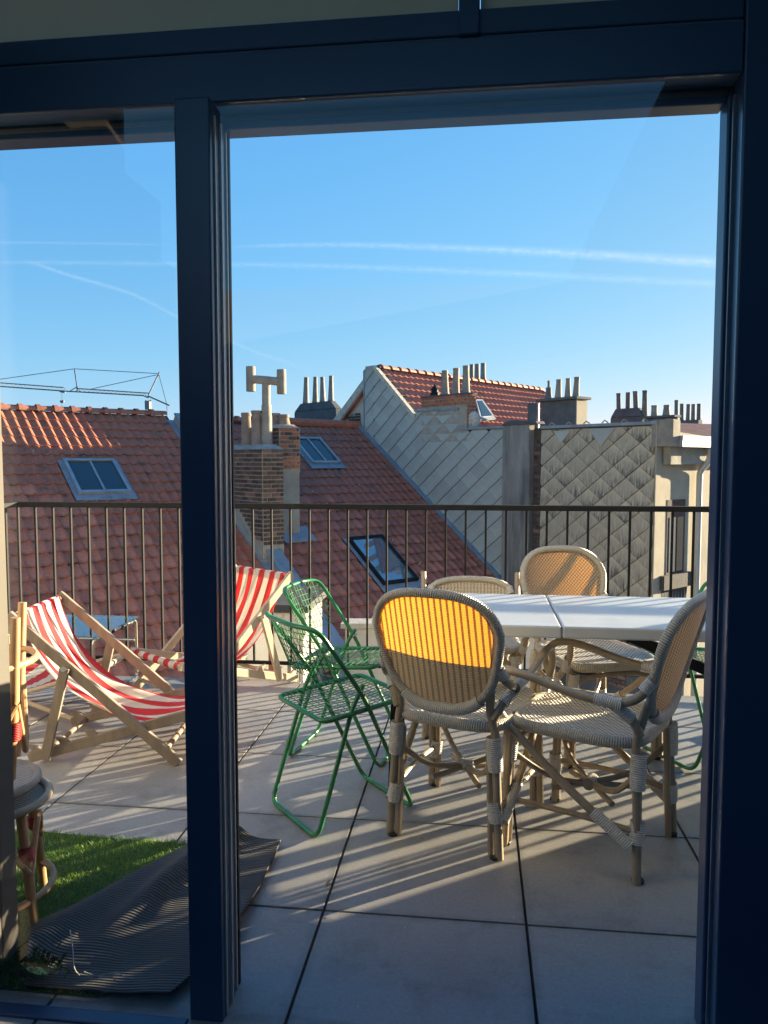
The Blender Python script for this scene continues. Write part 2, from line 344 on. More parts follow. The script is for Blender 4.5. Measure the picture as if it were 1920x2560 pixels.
def copy_tree(o, parent=None):
    kids = list(o.children); c = o.copy(); COL.objects.link(c)
    if parent is not None: c.parent = parent
    for k in kids: copy_tree(k, c)
    return c
def smoothpath(pts, n=6, closed=False):
    P = [np.asarray(p, float) for p in pts]; m = len(P); out = []
    for i in range(m if closed else m-1):
        if closed: a, b, c, d = P[i-1], P[i], P[(i+1) % m], P[(i+2) % m]
        else: a, b, c, d = P[max(i-1, 0)], P[i], P[i+1], P[min(i+2, m-1)]
        for k in range(n):
            t = k/n; out.append(.5*((2*b)+(c-a)*t+(2*a-5*b+4*c-d)*t*t+(3*b-a-3*c+d)*t**3))
    if not closed: out.append(P[-1])
    return out
def roundpath(pts, r, closed=False, n=5):   # polyline with filleted corners
    P = [np.asarray(p, float) for p in pts]; m = len(P); out = []
    for i in range(m):
        if not closed and i in (0, m-1): out.append(P[i]); continue
        a, b, c = P[i-1], P[i], P[(i+1) % m]
        d1 = (a-b); l1 = np.linalg.norm(d1); d2 = (c-b); l2 = np.linalg.norm(d2); q = min(r, l1*.45, l2*.45)
        s0 = b+d1/l1*q; s1 = b+d2/l2*q
        for k in range(n+1):
            t = k/n; out.append((1-t)**2*s0+2*t*(1-t)*b+t*t*s1)
    return out
def clip_poly(P, poly):    # clip convex piece P against convex poly (ccw), 2D
    out = list(P)
    for i in range(len(poly)):
        a = poly[i]; b = poly[(i+1) % len(poly)]; inp = out; out = []
        if not inp: return []
        f = lambda p: (b[0]-a[0])*(p[1]-a[1])-(b[1]-a[1])*(p[0]-a[0])
        for j in range(len(inp)):
            p, q = inp[j-1], inp[j]; fp, fq = f(p), f(q)
            if (fp >= 0) != (fq >= 0):
                t = fp/(fp-fq); out.append((p[0]+t*(q[0]-p[0]), p[1]+t*(q[1]-p[1])))
            if fq >= 0: out.append(q)
    return out

# ================================================================== SETTING: ground, terrace
g = obj('ground', MB().add([(-1500, -1500, -9), (1500, -1500, -9), (1500, 1500, -9), (-1500, 1500, -9)], [(0, 1, 2, 3)]), 'yard_soil'); g['kind'] = 'structure'
terr = obj('terrace_floor', MB().box(-3.05, 3.6, 1.60, 4.50, -.25, -.022), 'joint_grit'); terr['kind'] = 'structure'
PVM = MB(); e = .003; PVM.hexa([(-.2975, -.2925, -.021), (.2975, -.2925, -.021), (.2975, .2925, -.021), (-.2975, .2925, -.021), (-.2955, -.2905, 0), (.2955, -.2905, 0), (.2955, .2905, 0), (-.2955, .2905, 0)])
pvm = PVM.mesh('paver', 'paver_stone')
for i in range(-4, 6):
    for j in range(-1, 5):
        x0 = -.444+.6*i; y0 = 2.182+.591*(j-1); cx, cy = x0+.3, y0+.2955
        ya = max(y0, 1.60); yb = min(y0+.591, 4.5)
        if yb-ya < .05: continue
        o = link('paver', pvm, terr, (cx, (ya+yb)/2, random.uniform(-.0012, .0004))); o.scale = (1, (yb-ya)/.591, 1); o.rotation_euler = (random.uniform(-.001, .001), random.uniform(-.001, .001), 0)
# ================================================================== glazed door frame and the room the camera stands in
dw = thing('glazed_terrace_door', 'tall anthracite framed sliding glass door standing between the room and the terrace', 'sliding door', (0, 1.85, 0))
def fb(name, x0, x1, y0, y1, z0, z1, mat='frame_glare_paint', bev=.004, **k): return obj(name, MB().box(x0, x1, y0, y1, z0, z1), mat, dw, bevel=bev, world=True, **k)
fb('mullion', -.676, -.594, 1.70, 1.80, -.24, 2.1535)
fb('mullion', -.680, -.600, 1.803, 1.86, -.02, 2.123)
for k, (xx, yy) in enumerate(((-.594, 1.725), (-.593, 1.765), (-.597, 1.812))):
    fb('edge_strip', xx-.004, xx+.004, yy, yy+.007, .0, 2.122, 'frame_edge_sunlit', 0)
fb('edge_strip', -.5985, -.5965, 1.766, 1.80, .0, 2.122, 'frame_edge_sunlit', 0)  # thin plate over the mullion flank, coloured as if sunlit
fb('gasket', -.602, -.594, 1.835, 1.845, 0, 2.13, 'gasket', 0)
fb('jamb', .548, .75, 1.735, 1.80, -.02, 2.6)
fb('jamb', .537, .75, 1.803, 1.86, -.02, 2.6)
fb('edge_strip', .541, .548, 1.776, 1.783, 0, 2.13, 'frame_lip', 0)
fb('jamb', -1.40, -1.215, 1.79, 1.86, -.02, 2.12, 'room_paint')
fb('header', -1.40, .546, 1.735, 1.80, 2.155, 2.262)
fb('header', -1.40, .535, 1.803, 1.86, 2.124, 2.32)
fb('edge_strip', -1.40, .535, 1.80, 1.803, 2.140, 2.150, 'frame_lip', 0)
fb('transom_rail', -1.40, .546, 1.74, 1.80, 2.2675, 2.322)
fb('edge_strip', -1.40, -.045, 1.745, 1.752, 2.2625, 2.2672, 'frame_lip', 0)
fb('edge_strip', .002, .54, 1.745, 1.752, 2.2625, 2.2672, 'frame_lip', 0)
fb('muntin', -.045, .0, 1.725, 1.78, 2.2625, 2.9)
fb('sill', -1.40, -.678, 1.655, 1.701, -.02, .004)
fb('blind_panel', -1.4, -.047, 1.765, 1.775, 2.325, 2.9, 'blind_cloth', 0)
fb('blind_panel', .002, .54, 1.765, 1.775, 2.325, 2.9, 'blind_cloth', 0)
fb('glass_pane', -1.214, -.677, 1.727, 1.730, 0, 2.154, 'window_glass', 0)
fb('glass_pane', -.604, .547, 1.738, 1.741, -.01, 2.154, 'window_glass', 0)
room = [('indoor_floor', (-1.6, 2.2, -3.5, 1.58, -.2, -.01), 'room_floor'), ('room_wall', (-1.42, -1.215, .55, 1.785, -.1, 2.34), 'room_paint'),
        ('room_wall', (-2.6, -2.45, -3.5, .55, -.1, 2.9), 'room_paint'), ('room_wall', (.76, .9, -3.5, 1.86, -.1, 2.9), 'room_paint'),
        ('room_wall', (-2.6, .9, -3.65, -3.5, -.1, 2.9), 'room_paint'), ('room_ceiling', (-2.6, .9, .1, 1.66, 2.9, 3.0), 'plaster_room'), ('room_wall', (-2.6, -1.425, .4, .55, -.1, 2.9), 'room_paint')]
for nm, b, m in room:
    o = obj(nm, MB().box(*b), m); o['kind'] = 'structure'
# facade outside of the opening, and the tall neighbour wall that shades the near right of the terrace
fa = obj('facade_wall', MB().box(-6, -1.43, 1.70, 1.86, -9, 5.5).box(.91, 3.6, 1.70, 1.86, -9, 5.5).box(-1.43, .91, 1.70, 1.86, -9, -.26).box(-1.43, .91, 1.81, 1.90, 2.95, 5.5), 'white_wall'); fa['kind'] = 'structure'
sdir = np.array([math.sin(SUN_AZ), math.cos(SUN_AZ)])
p0 = np.array([-.103, 2.349]); tt = (3.35-p0[0])/sdir[0]; yw = p0[1]+sdir[1]*tt
nw = thing('party_wall', 'tall beige rendered wall closing the terrace on its right side', 'wall', (3.5, 1.86, 0))
obj('wall_face', MB().box(3.35, 3.6, 1.862, yw, -9, 3.0), 'render_beige', nw, world=True); obj('coping', MB().box(3.30, 3.65, 1.862, yw+.03, 3.003, 3.06), 'lead', nw, world=True)

# ================================================================== terrace railing
rl = thing('terrace_railing', 'black metal railing with thin upright bars along the far edge of the terrace', 'railing', (0, 4.65, 0))
XL, XR = -2.955, 3.5
obj('handrail', MB().box(XL-.02, XR, 4.625, 4.675, 1.046, 1.078), 'black_metal', rl, world=True, bevel=.003)
obj('bottom_rail', MB().box(XL-.02, XR, 4.64, 4.66, .062, .082), 'black_metal', rl, world=True)
bar = MB().box(-.006, .006, -.008, .008, .083, 1.045).mesh('baluster', 'black_metal')
x = -2.947+.1195*2
for k in range(54): link('baluster', bar, rl, (-2.947+.1203*k, 0, 0))
# side return towards the house
obj('handrail', MB().box(XL-.025, XL+.025, 2.3, 4.622, 1.046, 1.078), 'black_metal', rl, world=True, bevel=.003)
obj('bottom_rail', MB().box(XL-.01, XL+.01, 2.3, 4.637, .062, .082), 'black_metal', rl, world=True)
for k in range(19): link('baluster', bar, rl, (XL, -.12-.12*k, 0))
for px in (-1.16, 1.2, -2.99): obj('post', MB().box(px-.012, px+.012, 4.661, 4.68, -.25, .09), 'zinc', rl, world=True)

# ================================================================== the old roofs opposite
AZ = R(44); u = np.array([math.sin(AZ), math.cos(AZ), 0]); d = np.array([math.cos(AZ), -math.sin(AZ), 0])
R0 = atz(899, 1066, 22.1); BE = R(34.4); sd = d*math.cos(BE)+np.array([0, 0, -math.sin(BE)]); nu = -np.cross(u, sd)
def rp(a, b, h=0): return R0+u*a+sd*b+nu*h
def rd(a, dist, z): q = R0+u*a+d*dist; return np.array([q[0], q[1], z])
RM = Matrix(np.column_stack([sd, u, nu]).tolist()).to_4x4()
TW, TL = .212, .335
def tile_mesh(mb=None, a=0, b=0, M=None):
    vs = []; fs = []; n = 8
    prof = [(k/n, .5-.5*math.cos(2*math.pi*min(max((k/n-.42)/.58, 0), 1))) for k in range(n+1)]
    for (x, lift) in ((-.02, .004), (TL, .030)):
        for q, hh in prof: vs.append((x, (q-.5)*(TW+.012), lift+.036*hh))
    for q, hh in prof: vs.append((TL-.004, (q-.5)*(TW+.012), .006+.036*hh))
    for r in (0, 1):
        for k in range(n): i = r*(n+1)+k; fs.append((i, i+n+1, i+n+2, i+1))
    return vs, fs
tv, tf = tile_mesh()
tm = {}
for nm in ('roof_tile', 'roof_tile_old'):
    mb = MB().add(tv, tf); tm[nm] = mb.mesh('roof_tile', nm, smooth=True); 
    try: tm[nm].set_sharp_from_angle(angle=R(50))
    except Exception: pass
RQ = RM.to_quaternion()
def lay_tiles(parent, a0, a1, b0, b1, mat, skip, limit=300, off=0):
    org = np.array(parent['_o']); L = []
    na = int((a1-a0)/TW); nb = int((b1-b0)/TL)
    for j in range(nb):
        for i in range(na):
            a = a1-TW*(i+.5); b = b0+TL*j
            if skip(a, b+TL/2): continue
            p = rp(a, b); X, Y, Z = proj(rp(a, b+TL/2))
            vis = (-60 < X < 1750) and (900 < Y < 1740)
            L.append((0 if vis else 1, Z, a, b, p))
    L.sort(key=lambda q: (q[0], q[1]))
    rest = MB()
    for k, (v, Z, a, b, p) in enumerate(L):
        rot = Matrix.Rotation(random.gauss(0, .011), 3, 'Z')
        if k < limit:
            o = link('roof_tile', tm[mat], parent, tuple(p-org+nu*random.uniform(-.003, .005)+sd*(random.gauss(0, .006)+(.03 if random.random() < .02 else 0)))); o.rotation_mode = 'QUATERNION'
            o.rotation_quaternion = RQ @ rot.to_quaternion()
        else:
            M = np.array((RM.to_3x3() @ rot)); rest.add([M@np.array(q)+p+nu*random.uniform(-.002, .003) for q in tv], tf)
    if rest.v:
        o = obj('roof_tiles_far', rest, mat, parent, smooth=True, world=True); o['kind'] = 'stuff'; o.data.set_sharp_from_angle(angle=R(50))
def ridge(parent, a0, a1, b, h, mat='ridge_clay', n_up=np.array([0, 0, 1.])):
    me = MB(); L_ = .372; n = 8
    vs = []; 
    for (x, r) in ((-.03, .150), (.055, .150), (.06, .112), (.0+L_, .112)):
        for k in range(n+1): t_ = math.pi*(k/n*1.1-.05); vs.append((r*math.cos(t_), x, r*.8*math.sin(t_)))
    fs = [(r*(n+1)+k, r*(n+1)+k+1, (r+1)*(n+1)+k+1, (r+1)*(n+1)+k) for r in range(3) for k in range(n)]
    for k in range(2, 3): pass
    m = me.add(vs, fs).mesh('ridge_tile', mat, smooth=False)
    org = np.array(parent['_o']); k = 0; a = a0
    M = Matrix(np.column_stack([d, u, [0, 0, 1]]).tolist()).to_quaternion()
    while a < a1:
        o = link('ridge_tile', m, parent, tuple(rp(a, b, h)-org)); o.rotation_mode = 'QUATERNION'
        o.rotation_quaternion = M @ Matrix.Rotation(random.gauss(0, .012), 3, 'X').to_quaternion(); a += .365
# house A: left of the fire wall
hA = thing('tiled_roof_house', 'old house with long weathered orange pantile roof seen left of the brick chimney', 'house', tuple(rd(-8, 4, -9)))
def slab(a0, a1, b0, b1, h0, h1): 
    return MB().hexa([rp(a0, b0, h0), rp(a0, b1, h0), rp(a1, b1, h0), rp(a1, b0, h0), rp(a0, b0, h1), rp(a0, b1, h1), rp(a1, b1, h1), rp(a1, b0, h1)])
obj('roof_deck', slab(-13, -5.74, -.2, 8.6, -.12, -.01), 'bitumen', hA, world=True)
backs = rd(0, -4, R0[2]-2.9)
def back_slope(a0, a1): 
    t0, t1 = rp(a0, -.2, -.02), rp(a1, -.2, -.02); return MB().hexa([t0+[0, 0, -.1], t1+[0, 0, -.1], t1-d*5+[0, 0, -3.5], t0-d*5+[0, 0, -3.5], t0, t1, t1-d*5+[0, 0, -3.4], t0-d*5+[0, 0, -3.4]])
obj('rear_roof_slope', back_slope(-13, -5.74), 'far_tile', hA, world=True)
e0 = rp(-13, 8.6, -.12); e1 = rp(-5.74, 8.6, -.12)
obj('wall', MB().poly([(*e0[:2], -9), (*e1[:2], -9), (*e1[:2], e1[2]), (*e0[:2], e0[2])], tuple(-d*.3)), 'render_grey', hA, world=True)
inbox = lambda a, b, q: q[0] < a < q[1] and q[2] < b < q[3]
SKA = (-8.80, -7.60, 1.80, 3.15); SKB = (-2.85, -1.80, .80, 2.15); SKC = (-3.55, -2.40, 4.85, 6.60)
lay_tiles(hA, -12.0, -5.82, -.12, 8.5, 'roof_tile', lambda a, b: inbox(a, b, (-8.68, -7.72, 1.9, 3.0)))
ridge(hA, -12.0, -5.8, -.2, .02)
# house B: between fire wall and slated gable
hB = thing('tiled_roof_house', 'old house with dark red tiled roof between fire wall and slated gable', 'house', tuple(rd(-3, 4, -9)))
obj('roof_deck', slab(-5.42, 0, 0, 8.6, -.12, -.01), 'bitumen', hB, world=True)
obj('rear_roof_slope', back_slope(-5.42, 0), 'far_tile', hB, world=True)
e0 = rp(-5.42, 8.6, -.12); e1 = rp(0, 8.6, -.12)
obj('wall', MB().poly([(*e0[:2], -9), (*e1[:2], -9), (*e1[:2], e1[2]), (*e0[:2], e0[2])], tuple(-d*.3)), 'render_grey', hB, world=True)
lay_tiles(hB, -5.34, -.16, .16, 8.5, 'roof_tile_old', lambda a, b: inbox(a, b, (-2.75, -1.88, .95, 2.05)) or inbox(a, b, (-3.45, -2.5, 4.95, 6.42)) or inbox(a, b, (-4.93, -4.42, 3.3, 4.6)))
ridge(hB, -5.40, -3.3, -.05, .02)
obj('ridge_cap', MB().tube([rp(-3.2, 0, .02), rp(-2.5, -.02, .05), rp(-.02, 0, .03)], .12, 8), 'roof_tile_old', hB, world=True)
obj('roof_valley_flashing', slab(-.17, .0, 0, 8.7, .0, .075), 'lead', hB, world=True)
# skylights
def skylight(parent, q, bars, glass, frame='zinc'):
    a0, a1, b0, b1 = q; org = parent
    s = obj('skylight', slab(a0, a1, b0, b1, .045, .062), 'lead', parent, world=True)
    i = .12; ia0, ia1, ib0, ib1 = a0+i*.7, a1-i*.7, b0+i*.3, b1-i*1.5
    sub = lambda nm, m, mt: obj(nm, m, mt, s)
    def sb(nm, A0, A1, B0, B1, h0, h1, mt):
        mb = slab(A0, A1, B0, B1, h0, h1); o = link(nm, mb.mesh(nm, mt, tuple(parent['_o'])), s); return o
    sb('pane', ia0+.05, ia1-.05, ib0+.05, ib1-.05, .075, .10, glass)
    sb('frame', ia0, ia0+.06, ib0, ib1, .062, .135, frame); sb('frame', ia1-.06, ia1, ib0, ib1, .062, .135, frame)
    sb('frame', ia0+.061, ia1-.061, ib0, ib0+.06, .062, .133, frame); sb('frame', ia0+.061, ia1-.061, ib1-.07, ib1, .062, .12, frame)
    for k in range(bars): 
        c_ = ia0+(ia1-ia0)*(k+1)/(bars+1); sb('glazing_bar', c_-.02, c_+.02, ib0+.061, ib1-.071, .095, .128, frame)
skylight(hA, SKA, 1, 'dark_glass'); skylight(hB, SKB, 1, 'dark_glass')
skylight(hB, SKC, 0, 'sky_glass', 'black_metal')
for (a, b) in ((-9.2, 1.5), (-3.4, 3.1), (-2.3, 5.05), (-2.1, 5.9), (-1.9, 2.9)):
    obj('tile_hook', MB().tube([rp(a, b, .05), rp(a, b+.05, .09), rp(a, b+.02, .13)], .012, 5), 'zinc', hA if a < -5.5 else hB, world=True)
# fire wall between houses
fw = thing('fire_wall', 'low rendered parapet with lead flashing running down between the two tiled roofs', 'wall', tuple(rd(-5.6, 4, -9)))
obj('parapet', slab(-5.70, -5.45, .1, 8.7, -.3, .22), 'render_grey', fw, world=True)
obj('flashing', slab(-5.86, -5.702, .1, 8.6, .0, .06), 'lead', fw, world=True)
obj('coping', slab(-5.73, -5.42, .1, 8.7, .221, .26), 'lead', fw, world=True)
for k in range(7):
    obj('flashing_step', slab(-5.72, -5.703, 3.2+.55*k, 3.6+.55*k, .06, .2), 'lead', fw, world=True)

# ------------------------------------------------------------------ brick faces: every brick its own object
BRM = {}
def brick_obj(parent, mat, p, ax, ay, L, H, dep):
    key = (mat, round(L, 3))
    if key not in BRM:
        c = .004; mb = MB().hexa([(0, -dep, 0), (L, -dep, 0), (L, dep*.3, 0), (0, dep*.3, 0), (0, -dep, H), (L, -dep, H), (L, dep*.3, H), (0, dep*.3, H)])
        BRM[key] = mb.mesh('brick', mat)
    o = link('brick', BRM[key], parent, tuple(np.asarray(p)-np.array(parent['_o'])))
    o.rotation_mode = 'QUATERNION'; o.rotation_quaternion = Matrix(np.column_stack([ax, ay, [0, 0, 1]]).tolist()).to_quaternion() @ Matrix.Rotation(random.gauss(0, .012), 3, 'Y').to_quaternion()
BCOUNT = {}
def brick_face(parent, o, ax, out, W, H, mats, weights=None, bl=.215, bh=.066, j=.021, maxn=290, ok=lambda x, z: True):
    """o lower-left corner seen from outside, ax along the face, out outward normal"""
    ay = -np.asarray(out); rest = MB(); n = BCOUNT.get(parent.name, 0); row = 0; z = H-bh
    while z > 0:
        x = -(bl/2 if row % 2 else 0)
        while x < W:
            x0 = max(x, 0); x1 = min(x+bl, W)
            if x1-x0 > .03 and ok((x0+x1)/2, z):
                L = round(x1-x0-j, 3); m = random.choices(mats, weights)[0] if isinstance(mats, (list, tuple)) else mats(x0, z)
                p = np.asarray(o)+np.asarray(ax)*(x0+j/2)+np.array([0, 0, z])+np.asarray(out)*(.006+random.uniform(-.004, .004))
                if n < maxn: brick_obj(parent, m, p, ax, ay, max(L, .02), bh-.002, .012); n += 1
                else: rest.obox(p-np.asarray(out)*.01, np.asarray(ax)*L, np.array([0, 0, bh-.002]), np.asarray(out)*.02)
            x += bl
        z -= bh+j; row += 1
    BCOUNT[parent.name] = n
    if rest.v: o2 = obj('brickwork', rest, mats[0] if isinstance(mats, (list, tuple)) else 'brick_dark', parent, world=True); o2['kind'] = 'stuff'
def pot(parent, base, h, r0, r1, mat, lip=True, name='chimney_pot'):
    prof = [(r0*1.08, 0), (r0*1.08, .04), (r0, .06), (r1, h-.07)]
    prof += [(r1*1.12, h-.065), (r1*1.12, h-.01), (r1*1.05, h)] if lip else [(r1*1.06, h-.05), (r1*1.08, h-.02), (r1*1.04, h)]
    prof += [(r1*.85, h), (r1*.8, h-.25)]
    mb = MB().lathe(base, prof, 14); lx, ly = random.gauss(0, .018), random.gauss(0, .018)
    mb.v = [(v[0]+lx*(v[2]-base[2])+random.gauss(0, .0015), v[1]+ly*(v[2]-base[2])+random.gauss(0, .0015), v[2]) for v in mb.v]
    return obj(name, mb, mat, parent, smooth=True, world=True)
# chimney 1 (front brick)
a0, a1 = -5.80, -5.32; dF = 4.45; dB = 2.3; zt = 1.35+(1149-1124)/1920*15.6
c1 = thing('brick_chimney', 'broad weathered brick chimney carrying a tall cowl pipe shaped like a T', 'chimney', tuple(rd(-5.55, 4.4, -1)))
def ablock(a0, a1, d0, d1, z0, z1): return MB().hexa([rd(a0, d0, z0), rd(a0, d1, z0), rd(a1, d1, z0), rd(a1, d0, z0), rd(a0, d0, z1), rd(a0, d1, z1), rd(a1, d1, z1), rd(a1, d0, z1)])
obj('stack_core', ablock(a0, a1, dB, dF, -.9, zt), 'mortar', c1, world=True)
obj('mortar_cap', MB().hexa([rd(a0-.02, dB, zt+.002), rd(a0-.02, dF+.02, zt+.002), rd(a1+.02, dF+.02, zt+.002), rd(a1+.02, dB, zt+.002), rd(a0+.1, dB+.1, zt+.10), rd(a0+.1, dF-.12, zt+.10), rd(a1-.1, dF-.12, zt+.10), rd(a1-.1, dB+.1, zt+.10)]), 'render_grey', c1, world=True)
roofz = lambda dist: R0[2]-dist*math.tan(BE)
Hh = zt+.62
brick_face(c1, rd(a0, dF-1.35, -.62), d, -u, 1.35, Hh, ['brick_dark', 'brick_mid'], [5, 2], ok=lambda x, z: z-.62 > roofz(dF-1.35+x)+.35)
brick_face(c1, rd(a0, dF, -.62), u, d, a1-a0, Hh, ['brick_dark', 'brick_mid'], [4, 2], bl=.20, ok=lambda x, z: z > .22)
obj('render_skirt', MB().poly([rd(a0-.02, dF-1.9, roofz(dF-1.9)), rd(a0-.02, dF+.02, roofz(dF)-.3), rd(a0-.02, dF+.02, roofz(dF)+.12), rd(a0-.02, dF-1.9, roofz(dF-1.9)+.42)], tuple(u*.5+np.zeros(3))), 'render_grey', c1, world=True)
for px, y0, y1, rr in ((617, 1033, 1125, .105), (642, 1028, 1125, .105)):
    b = hp(px, y1, rd(-5.62, 0, 0), u); dd = (b-R0)@d; Z = proj(b)[2]
    pot(c1, rd(-5.62, dd, zt+.05), (y1-y0)*Z/1920-.05, rr*1.05, rr*.9, 'pot_clay')
# the T cowl pipe
b = hp(667, 1110, rd(-5.45, 0, 0), u); dd = (b-R0)@d; zb = zt+.05; Zc = proj(b)[2]; pxm = Zc/1920
cz = lambda y: b[2]+(1110-y)*pxm
obj('cowl_pipe', MB().lathe(rd(-5.45, dd, 0), [(.115, zb), (.11, cz(1040)), (.10, cz(1035)), (.10, cz(1015)), (.088, cz(1012)), (.085, cz(955))], 16), 'pot_pale', c1, smooth=True, world=True)
rv = np.array([R_[0], R_[1], 0]); cc = rd(-5.45, dd, 0)
tw = rv*math.cos(.25)-np.array([F_[0], F_[1], 0])*math.sin(.25)
lc = cc-tw*.335; rc = cc+tw*.33
obj('cowl_arm', MB().tube([lc+[0, 0, cz(948)], cc+[0, 0, cz(952)], rc+[0, 0, cz(957)]], .085, 12), 'pot_pale', c1, smooth=True, world=True)
for q, ya, yb in ((lc, 917, 979), (rc, 927, 987)):
    obj('cowl_drum', MB().lathe(q, [(.09, cz(yb)), (.095, cz(yb)+.02), (.095, cz(ya)-.02), (.09, cz(ya)), (.07, cz(ya)), (.07, cz(ya)-.1)], 14), 'pot_pale', c1, smooth=True, world=True)
# chimney 2 (tall rendered and brick, behind)
c2 = thing('brick_chimney', 'narrow tall chimney of orange brick above grey render behind the broad one', 'chimney', tuple(rd(-4.7, 3.6, -.6)))
a0, a1 = -5.0, -4.52; dF = 3.80; dB = 2.4; zt = 1.35+(1149-1068)/1920*16.2
obj('stack_core', ablock(a0, a1, dB, dF, -.9, zt-.02), 'render_grey', c2, world=True)
obj('rounded_cap', MB().hexa([rd(a0-.01, dB, zt-.018), rd(a0-.01, dF+.01, zt-.018), rd(a1+.01, dF+.01, zt-.018), rd(a1+.01, dB, zt-.018), rd(a0+.06, dB, zt+.06), rd(a0+.06, dF-.06, zt+.06), rd(a1-.1, dF-.06, zt+.06), rd(a1-.1, dB, zt+.06)]), 'mortar', c2, world=True)
obj('brick_bed', ablock(a0-.012, a1+.012, dF-.6, dF+.01, zt-.95, zt-.022), 'mortar', c2, world=True)
brick_face(c2, rd(a0, dF+.008, zt-.95), u, d, a1-a0, .93, lambda x, z: 'brick_red' if z < .3+random.uniform(-.05, .05) else random.choice(['brick_mid', 'brick_dark', 'brick_red']), bl=.20)
brick_face(c2, rd(a0-.012, dF-.6, zt-.95), d, -u, .6, .93, ['brick_dark'], bl=.20)
obj('lead_apron', slab(a0-.02, a1+.28, 4.35, 4.85, .05, .075), 'lead', c2, world=True)
obj('side_flashing', slab(a1+.001, a1+.09, 3.2, 4.35, .04, .16), 'lead', c2, world=True)
for px, y0, y1, A in ((688, 1029, 1062, -4.78), (711, 1031, 1060, -4.72)):
    b = hp(px, y1, rd(A, 0, 0), u); dd = (b-R0)@d; Z = proj(b)[2]; pot(c2, rd(A, dd, zt+.03), (y1-y0)*Z/1920, .125, .10, 'pot_clay')
# helper: stack seen between image columns, aligned to the roofs
def stack(label, x0, xm, x1, ytop, ybot, Z, mat, side_mat=None, cat='chimney', slabtop=None, depth_u=.5, name='chimney', shoulders=False, down=1.5):
    """near corner at column xm; left face runs up-slope to column x0, right face to column x1"""
    pm = atz(xm, ytop, Z); n1 = u; 
    p0 = hp(x0, ytop, pm, u); l0 = np.dot(p0-pm, d)      # negative
    p1 = hp(x1, ytop, pm, d); l1 = np.dot(p1-pm, u)
    zt = pm[2]; zb = atz(xm, ybot, Z)[2]-down
    t_ = thing(name, label, cat, (pm[0], pm[1], zb))
    def pt(q, w_, z): v = pm+d*q*l0+u*w_*l1; return np.array([v[0], v[1], z])
    if shoulders:
        zs = zt-.28
        obj('stack_body', MB().hexa([pt(1, 0, zb), pt(0, 0, zb), pt(0, 1, zb), pt(1, 1, zb), pt(1, 0, zs), pt(0, 0, zs), pt(0, 1, zs), pt(1, 1, zs)]), mat, t_, world=True, bevel=.03)
        obj('shoulder', MB().hexa([pt(1, 0, zs+.002), pt(0, 0, zs+.002), pt(0, 1, zs+.002), pt(1, 1, zs+.002), pt(.86, .1, zt), pt(.14, .1, zt), pt(.14, .9, zt), pt(.86, .9, zt)]), mat, t_, world=True, bevel=.03)
    else:
        obj('stack_body', MB().hexa([pt(1, 0, zb), pt(0, 0, zb), pt(0, 1, zb), pt(1, 1, zb), pt(1, 0, zt), pt(0, 0, zt), pt(0, 1, zt), pt(1, 1, zt)]), mat, t_, world=True, bevel=.015)
    if slabtop:
        e = slabtop; el = e/abs(l0); eu = e/l1
        zt2 = zt+.07
        obj('capping_slab', MB().hexa([pt(1+el, -eu, zt+.002), pt(-el, -eu, zt+.002), pt(-el, 1+eu, zt+.002), pt(1+el, 1+eu, zt+.002), pt(1+el, -eu, zt2), pt(-el, -eu, zt2), pt(-el, 1+eu, zt2), pt(1+el, 1+eu, zt2)]), 'render_dark', t_, world=True, bevel=.01)
    return t_, pt, zt, pm, l0, l1
def pots_on(t_, pm, l1, zt, lst, mat, frac=.5):
    for px, y0, wtop, wbot in lst:
        c_ = hp(px, 1149, pm+u*l1*frac, u); Z = proj(c_)[2]
        top = atz(px, y0, Z)[2]; pot(t_, (c_[0], c_[1], zt), max(top-zt, .15), wbot/2*Z/1920, wtop/2*Z/1920, mat, lip=False)
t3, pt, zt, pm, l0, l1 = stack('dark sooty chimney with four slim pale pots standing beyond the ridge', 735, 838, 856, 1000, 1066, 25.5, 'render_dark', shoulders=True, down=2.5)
pots_on(t3, pm, l1, zt, ((766, 945, 11, 16), (789, 944, 10, 15), (808, 944, 10, 15), (828, 941, 10, 15)), 'pot_pale', .4)
